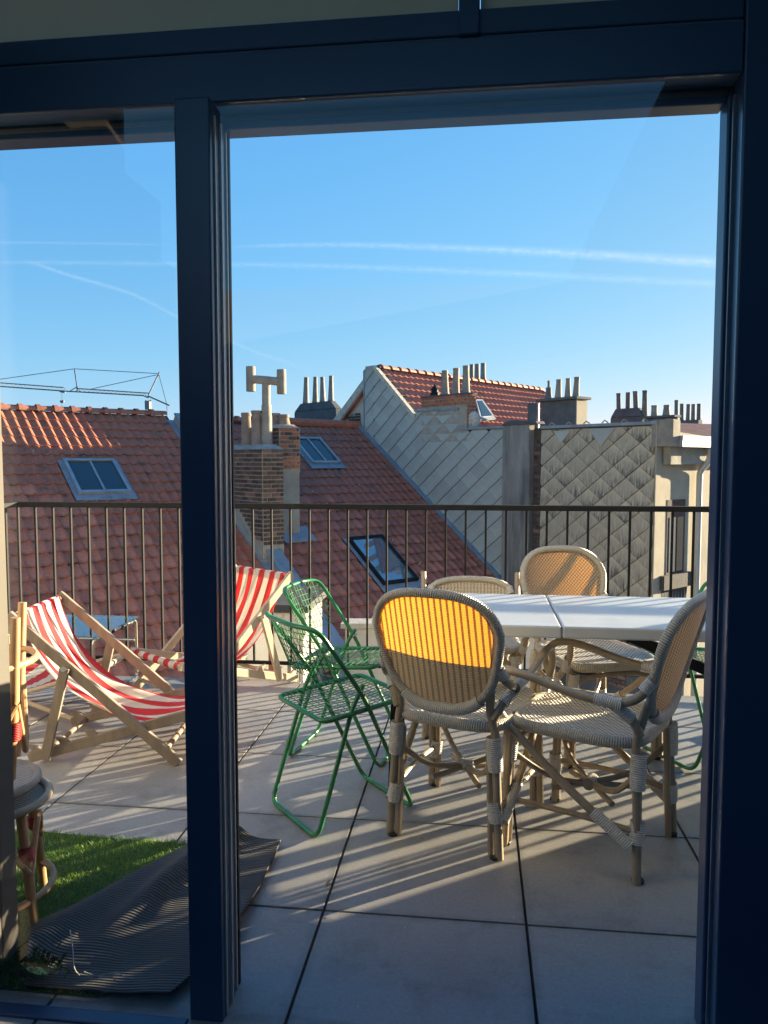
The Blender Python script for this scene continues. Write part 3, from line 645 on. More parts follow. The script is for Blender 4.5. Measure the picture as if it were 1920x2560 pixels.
# ================================================================== slated gable house
gh = thing('slated_gable_house', 'tall house with a grey diamond slated gable wall and orange tiled roof on top', 'house', tuple(rd(0, 4, -9)))
W1 = [(.26, 3.86), (.30, 3.97), (.66, 3.97), (2.40, 2.50), (2.44, 2.60), (4.03, 2.57), (4.03, 2.07), (5.62, 2.07), (5.62, -1.85), (6.6, -2.6), (.26, 1.9)]
obj('gable_wall', MB().poly([rd(.012, *q) for q in W1[:9]]+[rd(.012, 5.62, -9), rd(.012, .26, -9)], tuple(u*.35)), 'bitumen', gh, world=True)
def slates(parent, regions, mat, DX, DZ, x0, z0, x1, z1, phase=0):
    org = np.array(parent['_o']); n = 0
    for j in range(int((z1-z0)/(DZ/2))+2):
        for i in range(int((x1-x0)/DX)+2):
            cx = x0+DX*i+(DX/2 if j % 2 else 0); cz_ = z0+DZ/2*j; k = .97
            P = [(cx, cz_-DZ/2*k), (cx+DX/2*k, cz_), (cx, cz_+DZ/2*k), (cx-DX/2*k, cz_)]
            for rg in regions:
                Q = clip_poly(P, rg)
                if len(Q) < 3: continue
                ar = abs(sum(Q[a][0]*Q[a-1][1]-Q[a-1][0]*Q[a][1] for a in range(len(Q))))/2
                if ar < .004: continue
                tilt = lambda q: -(.004+.030*(1-(q[1]-(cz_-DZ/2*k))/(DZ*k)))-.0015*random.random()
                A = [rd(0, *q)+u*tilt(q) for q in Q]; B = [rd(0, *q)+u*(tilt(q)+.010) for q in Q]; m = len(Q)
                c_ = rd(0, cx, cz_)
                uvs = [((q[0]-cx)/DX+.5, (q[1]-(cz_-DZ/2*k))/(DZ*k)) for q in Q]
                mb = MB(); mb.add(A+B, [tuple(range(m))]+[(a, m+a, m+(a+1) % m, (a+1) % m) for a in range(m)], uvs+uvs)
                me = mb.mesh('slate', mat, tuple(c_)); link('slate', me, parent, tuple(c_-org)); n += 1
    return n
party = lambda x: R0[2]-x*math.tan(BE)
regs = [[(.26, party(.26)), (.66, party(.66)), (.66, 3.97), (.30, 3.97), (.26, 3.86)],
        [(.66, party(.66)), (2.44, party(2.44)), (2.44, 2.50), (.66, 3.97)],
        [(2.44, party(2.44)), (4.03, party(4.03)), (4.03, 2.57), (2.44, 2.60)],
        [(4.03, party(4.03)), (5.62, party(5.62)), (5.62, 2.07), (4.03, 2.07)]]
slates(gh, regs, 'slate_grey', .62, .46, .1, -1.9, 5.9, 4.1)
obj('verge', MB().poly([rd(-.05, .30, 3.975), rd(-.05, .72, 3.975), rd(-.05, 2.46, 2.50), rd(-.05, 2.42, 2.42), rd(-.05, .64, 3.9)], tuple(u*.12)), 'peeling_paint', gh, world=True)
obj('corner_strip', MB().poly([rd(-.04, .22, 2.1), rd(-.04, .27, 2.1), rd(-.04, .27, 3.9), rd(-.04, .22, 3.85)], tuple(u*.1)), 'lead', gh, world=True)
obj('coping', MB().poly([rd(-.06, 4.0, 2.075), rd(-.06, 5.9, 2.075), rd(-.06, 5.9, 2.13), rd(-.06, 4.0, 2.13)], tuple(u*.3)), 'lead', gh, world=True)
obj('coping', MB().poly([rd(-.06, 2.42, 2.605), rd(-.06, 4.06, 2.575), rd(-.06, 4.06, 2.63), rd(-.06, 2.42, 2.66)], tuple(u*.3)), 'lead', gh, world=True)
# ragged white side piece left of the peak with a patch of brick
Lp = [hp(915, 938, rd(.25, .26, 0), u), hp(870, 1000, rd(.25, 0, 0), u), hp(822, 1064, rd(.25, 0, 0), u), hp(915, 1072, rd(.25, 0, 0), u)]
obj('side_wall', MB().poly(Lp, tuple(u*.3)), 'peeling_paint', gh, world=True)
p_ = hp(856, 1066, rd(.24, 0, 0), u); p_2 = hp(902, 1066, rd(.24, 0, 0), u)
obj('brick_patch_bed', MB().poly([p_, p_2, p_2+[0, 0, .36], p_+[0, 0, .36]], tuple(u*.02-u*.01)), 'mortar', gh, world=True)
brick_face(gh, p_-u*.01, d, -u, np.linalg.norm(p_2-p_), .36, ['brick_dark', 'render_grey'], [3, 1], bl=.17, bh=.06)
# upper tiled roof
PA = hp(945, 921, rd(.1, 0, 0), u); zr = PA[2]; ZB = (zr-CAMH)*1920/(1149-978); PB = atz(1362, 978, ZB); PB[2] = zr
PV = rd(.1, 2.46, 2.47); sl_ = (PV-PA); rdv = PB-PA; LR = np.linalg.norm(rdv); LS = np.linalg.norm(sl_)*1.42; ur = rdv/LR; us = sl_/np.linalg.norm(sl_); un = np.cross(us, ur); un = un if un[2] > 0 else -un
nA = int(LR/.25); NB = int(LS/.33); vs = []; fs = []
rows = []
for j in range(NB+1):
    for q, lift in ((0, .0), (1, .035)):
        if j == NB and q == 0: continue
        rows.append((j*.33+q*.33, lift))
sub = 6; cols = nA*sub+1
for (bb, lift) in rows:
    for i in range(cols):
        h_ = .5-.5*math.cos(2*math.pi*min(max(((i % sub)/sub-.35)/.65, 0), 1)); vs.append(PA+ur*(i*.25/sub)+us*bb+un*(lift+.05*h_))
for r in range(len(rows)-1):
    for i in range(cols-1): fs.append((r*cols+i, r*cols+i+1, (r+1)*cols+i+1, (r+1)*cols+i))
o = obj('roof_tiles', MB().add(vs, fs), 'far_tile', gh, world=True); o['kind'] = 'stuff'
obj('rear_roof_slope', MB().hexa([PA+[0, 0, -.06], PB+[0, 0, -.06], PB-d*4+[0, 0, -3.1], PA-d*4+[0, 0, -3.1], PA+[0, 0, .02], PB+[0, 0, .02], PB-d*4+[0, 0, -3.0], PA-d*4+[0, 0, -3.0]]), 'far_tile', gh, world=True)
eaveA = PA+us*LS; eaveB = PB+us*LS
obj('rear_gable_wall', MB().poly([PB+ur*-.1+[0, 0, -.08], eaveB+[0, 0, -.08], (*eaveB[:2], -6), (*(PB-d*4)[:2], -6), PB-d*4+[0, 0, -3.1]], tuple(-ur*.2)), 'render_dark', gh, world=True)
me = MB()
rt_ = MB(); vsx = []
for (x, r) in ((-.03, .11), (.08, .115), (.081, .15), (.40, .12)):
    for k in range(7): t_ = math.pi*k/6; vsx.append((r*math.cos(t_), x, r*.85*math.sin(t_)))
rm = rt_.add(vsx, [(r*7+k, r*7+k+1, (r+1)*7+k+1, (r+1)*7+k) for r in range(3) for k in range(6)]).mesh('ridge_tile', 'ridge_clay')
ax_ = np.cross(ur, [0, 0, 1]); ax_ /= np.linalg.norm(ax_)
qr = Matrix(np.column_stack([ax_, ur, np.cross(ax_, ur)]).tolist()).to_quaternion()
for k in range(int(LR/.40)):
    o = link('ridge_tile', rm, gh, tuple(PA+ur*.40*k+np.array([0, 0, .0])-np.array(gh['_o']))); o.rotation_mode = 'QUATERNION'; o.rotation_quaternion = qr
# small roof window on it
def onroof(px, py, h=0): return hp(px, py, PA, un)+un*h
q = [onroof(1183, 1008, .10), onroof(1200, 1008, .10), onroof(1233, 1056, .10), onroof(1195, 1060, .10)]
sk = obj('skylight', MB().poly(q, tuple(un*.05)), 'lead', gh, world=True)
q2 = [onroof(1187, 1012, .152), onroof(1198, 1012, .152), onroof(1224, 1050, .152), onroof(1199, 1052, .152)]
link('pane', MB().poly(q2, tuple(un*.01)).mesh('pane', 'dark_glass', tuple(gh['_o'])), sk)
# chimney 4 (red brick on the gable)
c4 = thing('brick_chimney', 'small clean red brick chimney with three tall pale pots on the slated gable wall', 'chimney', tuple(rd(.2, 3.4, 1.5)))
pm = hp(1167, 1000, rd(-.02, 0, 0), u); D1 = (pm-R0)@d; D0 = (hp(1054, 1000, rd(-.02, 0, 0), u)-R0)@d
zt = hp(1167, 985, rd(-.02, 0, 0), u)[2]; A1 = (hp(1190, 1000, pm, d)-R0)@u
obj('stack_core', ablock(-.02, A1, D0, D1, 1.8, zt), 'mortar', c4, world=True)
brick_face(c4, rd(-.02, D0, 2.66), d, -u, D1-D0, zt-2.66, ['brick_red'], bl=.21)
brick_face(c4, rd(-.02, D1, 2.12), u, d, A1+.02, zt-2.12, ['brick_red'], bl=.15)
obj('cap', ablock(-.05, A1+.03, D0-.03, D1+.03, zt+.002, zt+.04), 'render_dark', c4, world=True)
lt = thing('plastic_sack', 'crumpled white sack tied against the foot of the red brick chimney', 'sack', tuple(rd((A1)/2, D1+.12, 2.12)))
pts_ = [((A1)/2, D1+.08)]
mb = MB(); c_ = rd(A1*.45, D1+.09, 2.14); mb.lathe(c_, [(.10, 0), (.14, .06), (.145, .2), (.12, .32), (.05, .38)], 12)
for i, v in enumerate(mb.v): mb.v[i] = tuple(np.array(v)+rng.normal(0, .012, 3))
obj('sack_body', mb, 'peeling_paint', lt, smooth=True, world=True)
for px, y0 in ((1113, 923), (1139, 920), (1165, 916)):
    c_ = hp(px, 985, rd(A1*.45, 0, 0), u); dd = (c_-R0)@d; Z = proj(c_)[2]; pot(c4, rd(A1*.45, dd, zt+.04), (984-y0)*Z/1920, .098, .075, 'pot_pale', lip=False)
c_ = hp(1087, 985, rd(A1*.45, 0, 0), u); dd = (c_-R0)@d
obj('vent_cowl', MB().lathe(rd(A1*.45, dd, zt+.04), [(.12, 0), (.12, .08), (.09, .1), (.09, .16), (.11, .17), (.05, .24), (.02, .3)], 12), 'black_metal', c4, smooth=True, world=True)
# three pots behind the ridge
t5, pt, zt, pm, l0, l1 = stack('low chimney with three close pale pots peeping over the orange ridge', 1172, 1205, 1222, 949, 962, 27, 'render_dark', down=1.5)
pots_on(t5, pm, l1, zt, ((1177, 913, 10, 13), (1191, 912, 11, 14), (1206, 910, 11, 14)), 'pot_pale', .5)
# chimney 6 big dark with slab
t6, pt, zt, pm, l0, l1 = stack('large dark rendered chimney with overhanging slab and its sunlit side painted beige', 1352, 1440, 1466, 998, 1070, 19.0, 'render_dark', slabtop=.09, down=1.2)
obj('sunlit_side_paint', MB().hexa([pm+d*.004+[0, 0, -1.9], pm+u*l1+d*.004+[0, 0, -1.9], pm+u*l1+d*.03+[0, 0, -1.9], pm+d*.03+[0, 0, -1.9], pm+d*.004, pm+u*l1+d*.004, pm+u*l1+d*.03, pm+d*.03]), 'render_beige', t6, world=True)  # beige plate paints the sunlit right face of the stack
pots_on(t6, pm, l1, zt+.07, ((1393, 950, 12, 17), (1417, 947, 11, 16), (1437, 944, 13, 17)), 'pot_pale')
pots_on(t6, pm, l1, zt+.07, ((1369, 953, 6, 7), (1369, 970, 13, 18)), 'pot_dark')
# ================================================================== chimney breast and stained slate gable
ob = thing('stained_slate_house', 'nearer house with brown streaked diamond slates and a beige rendered side wall with downpipe', 'house', tuple(rd(0, 8, -9)))
obj('side_gable', MB().poly([rd(.012, 5.63, -9), rd(.012, 9.44, -9), rd(.012, 9.44, 2.02), rd(.012, 5.63, 2.02)], tuple(u*.3)), 'render_dark', ob, world=True)
slates(ob, [[(6.64, -1.75), (9.42, -1.75), (9.42, 2.0), (6.64, 2.0)]], 'slate_stained', .60, .46, 6.4, -2.0, 9.6, 2.2)
obj('chimney_breast', MB().poly([rd(-.16, 5.63, -9), rd(-.16, 6.42, -9), rd(-.16, 6.42, 2.13), rd(-.16, 5.63, 2.13)], tuple(u*.17)), 'breast_render', ob, world=True)
obj('breast_cap', MB().poly([rd(-.2, 5.6, 2.132), rd(-.2, 6.66, 2.132), rd(-.2, 6.62, 2.20), rd(-.2, 5.9, 2.24), rd(-.2, 5.7, 2.2)], tuple(u*.3)), 'render_dark', ob, world=True, bevel=.02)
brick_face(ob, rd(-.0, 6.43, -1.8), d, -u, .20, 3.85, ['brick_dark', 'brick_mid'], [4, 1], bl=.20)
obj('coping', MB().poly([rd(-.07, 6.63, 2.03), rd(-.07, 9.5, 2.03), rd(-.07, 9.5, 2.09), rd(-.07, 6.63, 2.09)], tuple(u*.3)), 'lead', ob, world=True)
for q in (6.9, 7.35, 7.8, 8.25, 8.7, 9.15):
    obj('coping_hook', MB().tube([rd(-.08, q, 2.095), rd(-.05, q+.05, 2.15), rd(-.0, q+.1, 2.10)], .014, 5), 'pot_pale', ob, world=True)
# newer repair slates (clean triangles at the top)
obj('repair_sheet', MB().poly([rd(-.045, 7.9, 1.99), rd(-.045, 8.55, 1.99), rd(-.045, 8.22, 1.62)][::-1], tuple(-u*.006)), 'slate_grey', ob, world=True)
obj('repair_sheet', MB().poly([rd(-.045, 7.0, 1.97), rd(-.045, 7.45, 1.97), rd(-.045, 7.2, 1.7)][::-1], tuple(-u*.006)), 'slate_grey', ob, world=True)
# brick base below slates
brick_face(ob, rd(0, 6.7, -3.35), d, -u, 2.2, 1.5, ['brick_dark', 'brick_mid'], [2, 3], bl=.22, bh=.065, maxn=280)
# beige wall facing the terrace side (runs along u from the corner)
CX = 9.46
def bw(px, py, off=0): return hp(px, py, rd(0, CX+off, 0), d)
aEnd = 7.0
obj('beige_wall', MB().poly([rd(0, CX, -9), rd(aEnd, CX, -9), rd(aEnd, CX, 1.5), rd(.0, CX, 1.95)], tuple(-d*.25)), 'render_beige', ob, world=True)
obj('corner_board', MB().poly([rd(-.05, CX, -2.2), rd(.12, CX, -2.2), rd(.12, CX, 2.02), rd(-.05, CX, 2.02)], tuple(d*.02)), 'render_beige', ob, world=True)
w0 = bw(1668, 1250); w1 = bw(1708, 1430); wa0 = (w0-R0)@u; wa1 = (w1-R0)@u
wz1 = w0[2]; wz0 = w1[2]
win = obj('window', MB().poly([rd(wa0, CX, wz0), rd(wa1, CX, wz0), rd(wa1, CX, wz1), rd(wa0, CX, wz1)], tuple(d*.01)), 'brick_dark', ob, world=True)
link('pane', MB().poly([rd(wa0+.08, CX, wz0+.05), rd((wa0+wa1)/2-.03, CX, wz0+.05), rd((wa0+wa1)/2-.03, CX, wz1-.35), rd(wa0+.08, CX, wz1-.35)], tuple(d*.02)).mesh('pane', 'sky_glass', tuple(ob['_o'])), win)
link('pane', MB().poly([rd((wa0+wa1)/2+.03, CX, wz0+.05), rd(wa1-.08, CX, wz0+.05), rd(wa1-.08, CX, wz1-.35), rd((wa0+wa1)/2+.03, CX, wz1-.35)], tuple(d*.02)).mesh('pane', 'dark_glass', tuple(ob['_o'])), win)
obj('window_sill', MB().poly([rd(wa0-.2, CX, wz0-.28), rd(wa1+.2, CX, wz0-.28), rd(wa1+.2, CX, wz0-.0), rd(wa0-.2, CX, wz0-.0)], tuple(d*.10)), 'bitumen', ob, world=True)
for k in range(9):
    aa = wa0-.1+(wa1-wa0+.2)*k/8; L_ = random.uniform(.15, .6)
    obj('soot_run', MB().poly([rd(aa, CX, wz0-.29-L_), rd(aa+.05, CX, wz0-.29-L_*.8), rd(aa+.07, CX, wz0-.285), rd(aa-.04, CX, wz0-.285)], tuple(d*.003)), 'bitumen', ob, world=True)
dp = bw(1742, 1140); da = (dp-R0)@u
zg = bw(1700, 1118)[2]
obj('downpipe', MB().tube(roundpath([rd(da, CX+.28, zg+.02), rd(da, CX+.28, zg-.25), rd(da-.05, CX+.10, zg-.5), rd(da-.05, CX+.10, -5)], .08), .062, 10), 'table_edge', ob, smooth=True, world=True)
obj('gutter', MB().poly([rd(.2, CX+.02, zg), rd(aEnd, CX+.02, zg), rd(aEnd, CX+.02, zg+.12), rd(.2, CX+.02, zg+.12)], tuple(d*.4)), 'zinc', ob, world=True)
obj('soffit', MB().poly([rd(.2, CX+.02, zg-.34), rd(aEnd, CX+.02, zg-.34), rd(aEnd, CX+.02, zg-.003), rd(.2, CX+.02, zg-.003)], tuple(d*.16)), 'render_grey', ob, world=True)
obj('flat_roof', MB().poly([rd(.2, CX+.42, zg+.123), rd(aEnd, CX+.42, zg+.123), rd(aEnd, CX+.42, zg+.21), rd(.2, CX+.42, zg+.21)], tuple(-d*1.2)), 'lead', ob, world=True)
obj('parapet_stub', MB().poly([rd(-.04, CX-.1, 1.6), rd(.22, CX-.1, 1.6), rd(.22, CX-.1, 2.1), rd(-.04, CX-.1, 2.12)], tuple(d*.45)), 'pot_pale', ob, world=True, bevel=.01)
# ================================================================== further chimneys right
t7, pt, zt, pm, l0, l1 = stack('long dark chimney with four crooked sooty pots on the skyline far right', 1526, 1606, 1620, 1018, 1070, 24, 'render_dark', shoulders=True)
pots_on(t7, pm, l1, zt-.26, ((1545, 984, 11, 12), (1567, 982, 11, 12), (1588, 979, 12, 13), (1609, 977, 12, 14)), 'pot_dark')
t8, pt, zt, pm, l0, l1 = stack('lower flat topped chimney with two stubby pots on the far right skyline', 1610, 1684, 1696, 1043, 1070, 23, 'render_dark', slabtop=.06)
pots_on(t8, pm, l1, zt+.07, ((1633, 1014, 14, 16), (1663, 1013, 14, 18)), 'pot_pale')
t9, pt, zt, pm, l0, l1 = stack('distant chimney with a row of four thin upright pots beside the window frame', 1682, 1746, 1756, 1049, 1072, 30, 'render_dark')
pots_on(t9, pm, l1, zt, ((1688, 1001, 9, 10), (1702, 1010, 9, 10), (1717, 1011, 9, 10), (1730, 1011, 9, 10), (1744, 1010, 9, 10)), 'pot_dark')
bp = thing('brick_pier', 'short pinkish brick pier at the far right beside the lead covered parapet', 'pier', tuple(atz(1679, 1095, 20)-[0, 0, 1.5]))
pq = atz(1679, 1072, 20); 
obj('pier_body', MB().box(pq[0]-.11, pq[0]+.11, pq[1]-.1, pq[1]+.3, pq[2]-2, pq[2]+.27), 'mortar', bp, world=True)
brick_face(bp, np.array([pq[0]-.11, pq[1]-.1, pq[2]-.5]), np.array([1., 0, 0]), np.array([0, -1., 0]), .22, .77, ['brick_red', 'brick_mid'], [2, 2], bl=.11, bh=.06)
fr_ = thing('distant_roof', 'distant dull red tiled roof low on the skyline at far right', 'roof', tuple(atz(1740, 1090, 26)-[0, 0, 4]))
q0 = atz(1680, 1057, 27); q1 = atz(1900, 1064, 27); q2 = atz(1900, 1110, 23); q3 = atz(1650, 1110, 23)
obj('tiled_slope', MB().poly([q0, q1, q2, q3], (0, 0, -.15)), 'far_tile', fr_, world=True)
obj('wall', MB().poly([q3+[0, 0, -.2], q2+[0, 0, -.2], (*q2[:2], -6), (*q3[:2], -6)], (0, .3, 0)), 'render_grey', fr_, world=True)
# small block in front of big chimney
vp = thing('vent_block', 'dark square vent shaft with a thin lit edge before the large dark chimney', 'vent', tuple(atz(1335, 1052, 18)-[0, 0, 1]))
vq = atz(1334, 1052, 18.2)
obj('shaft', MB().obox(vq-[0, 0, .6]-rv*.09, rv*.17, [F_[0]*.3, F_[1]*.3, 0], [0, 0, 1.02]), 'render_dark', vp, world=True)
obj('pipe', MB().tube([vq+rv*.11-[0, 0, .3], vq+rv*.11+[0, 0, .42]], .02, 8), 'zinc', vp, world=True)

# ================================================================== annex below the left roof and yard walls
an = thing('annex', 'small white painted annex with peeling paint and a wide grey window below the terrace edge', 'annex', tuple(hz(680, 1900, -6)))
ZA = 9.0
def av(px, py, dz=0): return atz(px, py, ZA+dz)
A_l = av(560, 1700); A_r = av(764, 1700); zt_ = av(700, 1522)[2]
obj('front_wall', MB().box(A_l[0], A_r[0], A_l[1], A_l[1]+.2, -7, zt_-.25), 'peeling_paint', an, world=True)
obj('fascia', MB().box(A_l[0]-.05, A_r[0]+.05, A_l[1]-.06, A_l[1]+.1, zt_-.248, zt_), 'peeling_paint', an, world=True, bevel=.01)
obj('flat_roof', MB().box(A_l[0]-.1, A_r[0]+.08, A_l[1]-.10, A_l[1]+1.2, zt_+.002, zt_+.09), 'bitumen', an, world=True)
obj('side_wall', MB().box(A_r[0]-.2, A_r[0], A_l[1]+.201, A_l[1]+1.1, -7, zt_), 'render_grey', an, world=True)
wl = av(625, 1690); wr = av(742, 1570); wzt = av(700, 1563)[2]; wzb = wl[2]
wn = obj('window', MB().box(wl[0]-.06, wr[0]+.06, A_l[1]-.04, A_l[1]-.002, wzb-.06, wzt+.06), 'peeling_paint', an, world=True)
for xa, xb in ((wl[0], wl[0]+.25), (wl[0]+.32, wr[0])):
    link('pane', MB().box(xa, xb, A_l[1]-.055, A_l[1]-.041, wzb, wzt).mesh('pane', 'sky_glass', tuple(an['_o'])), wn)
link('post', MB().box(wl[0]+.255, wl[0]+.315, A_l[1]-.07, A_l[1]-.041, wzb, wzt).mesh('post', 'brick_red', tuple(an['_o'])), wn)
yw_ = thing('white_yard_wall', 'plain white painted yard wall below the terrace seen under the white table', 'wall', tuple(hz(1100, 2000, -7)))
pl, pr_ = atz(862, 1570, 10.5), atz(1388, 1570, 10.5)
obj('wall_face', MB().hexa([(*pl[:2], -8), (*pr_[:2], -8), (pr_[0], pr_[1]+.25, -8), (pl[0], pl[1]+.25, -8), pl, pr_, pr_+[0, .25, 0], pl+[0, .25, 0]]), 'white_wall', yw_, world=True, bevel=.02)
obj('coping', MB().hexa([pl+[-.05, -.05, .002], pr_+[.05, -.05, .002], pr_+[.05, .3, .002], pl+[-.05, .3, .002], pl+[-.05, -.05, .07], pr_+[.05, -.05, .07], pr_+[.05, .3, .07], pl+[-.05, .3, .07]]), 'peeling_paint', yw_, world=True)
# distant blocks closing the horizon below the roof line, mostly hidden
fb_ = thing('distant_terrace_row', 'dim row of distant house backs hidden behind the red roofs', 'houses', (-10, 60, -9))
for k in range(8):
    bx = -70+18*k; obj('house_block', MB().box(bx, bx+17.5, 60+rng.uniform(-3, 3), 72, -9, -1.5+rng.uniform(-1, .5)), random.choice(['render_grey', 'brick_mid', 'render_beige']), fb_, world=True)
# ================================================================== crane
cr = thing('tower_crane', 'distant pale tower crane with long lattice jib above the left roof', 'crane', tuple(atz(370, 1149, 110)-[0, 0, 10]))
K = lambda x, y: atz(x, y, 110)
def line(name, pts, r, n=5): return obj(name, MB().tube([K(*p) for p in pts], r, n), 'crane_paint', cr, world=True)
line('jib_chord', [(-60, 953), (0, 957), (160, 969)], 0.076); line('jib_chord', [(-60, 962), (0, 966), (165, 978)], 0.094)
line('jib_chord', [(190, 971), (372, 983)], 0.076); line('jib_chord', [(165, 978), (358, 989), (372, 995)], 0.094)
zz = []
for k in range(40):
    x = -55+k*5.6; y = 953+(x+55)*.0735; zz.append((x, y+(0 if k % 2 else 9)))
line('jib_lattice', zz, .06, 4)
zz = []
for k in range(33):
    x = 190+k*5.5; y = 971+(x-190)*.066; zz.append((x, y+(0 if k % 2 else 7)))
line('jib_lattice', zz, .06, 4)
line('a_frame', [(368, 995), (397, 934), (399, 930)], 0.119); line('tie_rod', [(397, 934), (186, 922), (0, 948), (-60, 956)], 0.051); line('tie_rod', [(392, 937), (230, 972)], 0.051)
line('post', [(186, 922), (194, 977)], 0.085); line('post', [(176, 977), (194, 966), (200, 979)], 0.068); line('counter_jib', [(370, 990), (424, 1014)], 0.111); line('tie_rod', [(397, 936), (417, 1011), (418, 1040)], 0.043)
line('mast', [(365, 1000), (365, 1300)], 0.085); line('mast', [(377, 1000), (377, 1300)], 0.085)
line('mast_lattice', [(365 if k % 2 else 377, 1000+k*7) for k in range(40)], 0.076, 4)
line('hoist_rope', [(155, 980), (155, 1045)], 0.034); line('trolley', [(150, 978), (163, 980)], 0.171); line('hook_block', [(151, 1004), (160, 1004)], 0.188)
kc = K(371, 1012); obj('cabin', MB().box(kc[0]-.35, kc[0]+.35, kc[1]-.5, kc[1]+.4, kc[2]-.65, kc[2]+.55), 'crane_paint', cr, world=True, bevel=.05)
# ================================================================== contrails
def contrail(label, pts, w0, w1, dens, D=6000):
    n = 24; P = smoothpath([atz(x, y, D) for x, y in pts], n // (len(pts)-1)); m = len(P); vs = []; fs = []; uv = []; dn = []
    for i, p in enumerate(P):
        t_ = i/(m-1); w_ = (w0+(w1-w0)*t_)/1920*D/2; tilt = np.array([0, 0.25, 1.]); tilt /= np.linalg.norm(tilt)
        vs += [p-tilt*w_, p+tilt*w_]; uv += [(t_*len(pts), 0), (t_*len(pts), 1)]; dn += [np.interp(t_, [0, .12, .85, 1], [0, dens[0], dens[1], dens[1] if pts[-1][0] > 1800 else 0])]*2
    for i in range(m-1): fs.append((2*i, 2*i+2, 2*i+3, 2*i+1))
    mb = MB().add(vs, fs, uv); me = mb.mesh('contrail', 'contrail')
    at = me.attributes.new('dens', 'FLOAT', 'POINT'); at.data.foreach_set('value', dn)
    o = link('contrail', me); tag(o, label, 'contrail'); return o
contrail('brightest upper contrail widening to the right across the blue sky', [(560, 618), (860, 612), (1250, 625), (1600, 644), (2200, 684)], 14, 50, (.09, .24))
contrail('faint second contrail just below the brightest one', [(-200, 655), (500, 660), (900, 668), (1400, 690), (2100, 725)], 16, 34, (.07, .11))
contrail('diagonal short contrail sloping down at left behind the narrow pane', [(60, 650), (180, 690), (330, 735), (450, 795), (640, 880), (800, 930)], 14, 16, (.16, .07))
contrail('very faint thin trail high at left', [(-150, 606), (100, 607), (430, 612)], 10, 12, (.08, .06))

# ================================================================== white folding table
TX0, TX1, TY0, TY1, TZ = -.42, 1.95, 2.835, 3.505, .74
tb = thing('garden_table', 'long white folding garden table in two halves standing beside the railing', 'table', (.8, 3.17, 0))
obj('tabletop', MB().poly([(TX0+.02, TY0+.10, TZ-.045), (TX0+.10, TY0, TZ-.045), (.315, TY0, TZ-.045), (.315, TY1, TZ-.045), (TX0+.10, TY1, TZ-.045), (TX0+.02, TY1-.10, TZ-.045)], (0, 0, .045)), 'table_white', tb, world=True, bevel=.006)
obj('tabletop', MB().box(.321, TX1, TY0, TY1, TZ-.045, TZ), 'table_white', tb, world=True, bevel=.006)
#obj('apron', MB().box(-.25, 1.85, TY0+.06, TY0+.08, TZ-.085, TZ-.046).box(-.25, 1.85, TY1-.08, TY1-.06, TZ-.085, TZ-.046), 'black_metal', tb, world=True)
for lx, ly in ((-.33, 3.02), (-.33, 3.36), (1.62, 2.95), (1.62, 3.40)):
    obj('leg', MB().beam((lx, ly, 0), (lx+.02, ly, TZ-.047), .028, .028, (0, 1, 0)), 'black_metal', tb, world=True, bevel=.002)
obj('brace', MB().beam((.52, 3.3, .66), (.95, 3.15, .50), .02, .045), 'black_metal', tb, world=True)

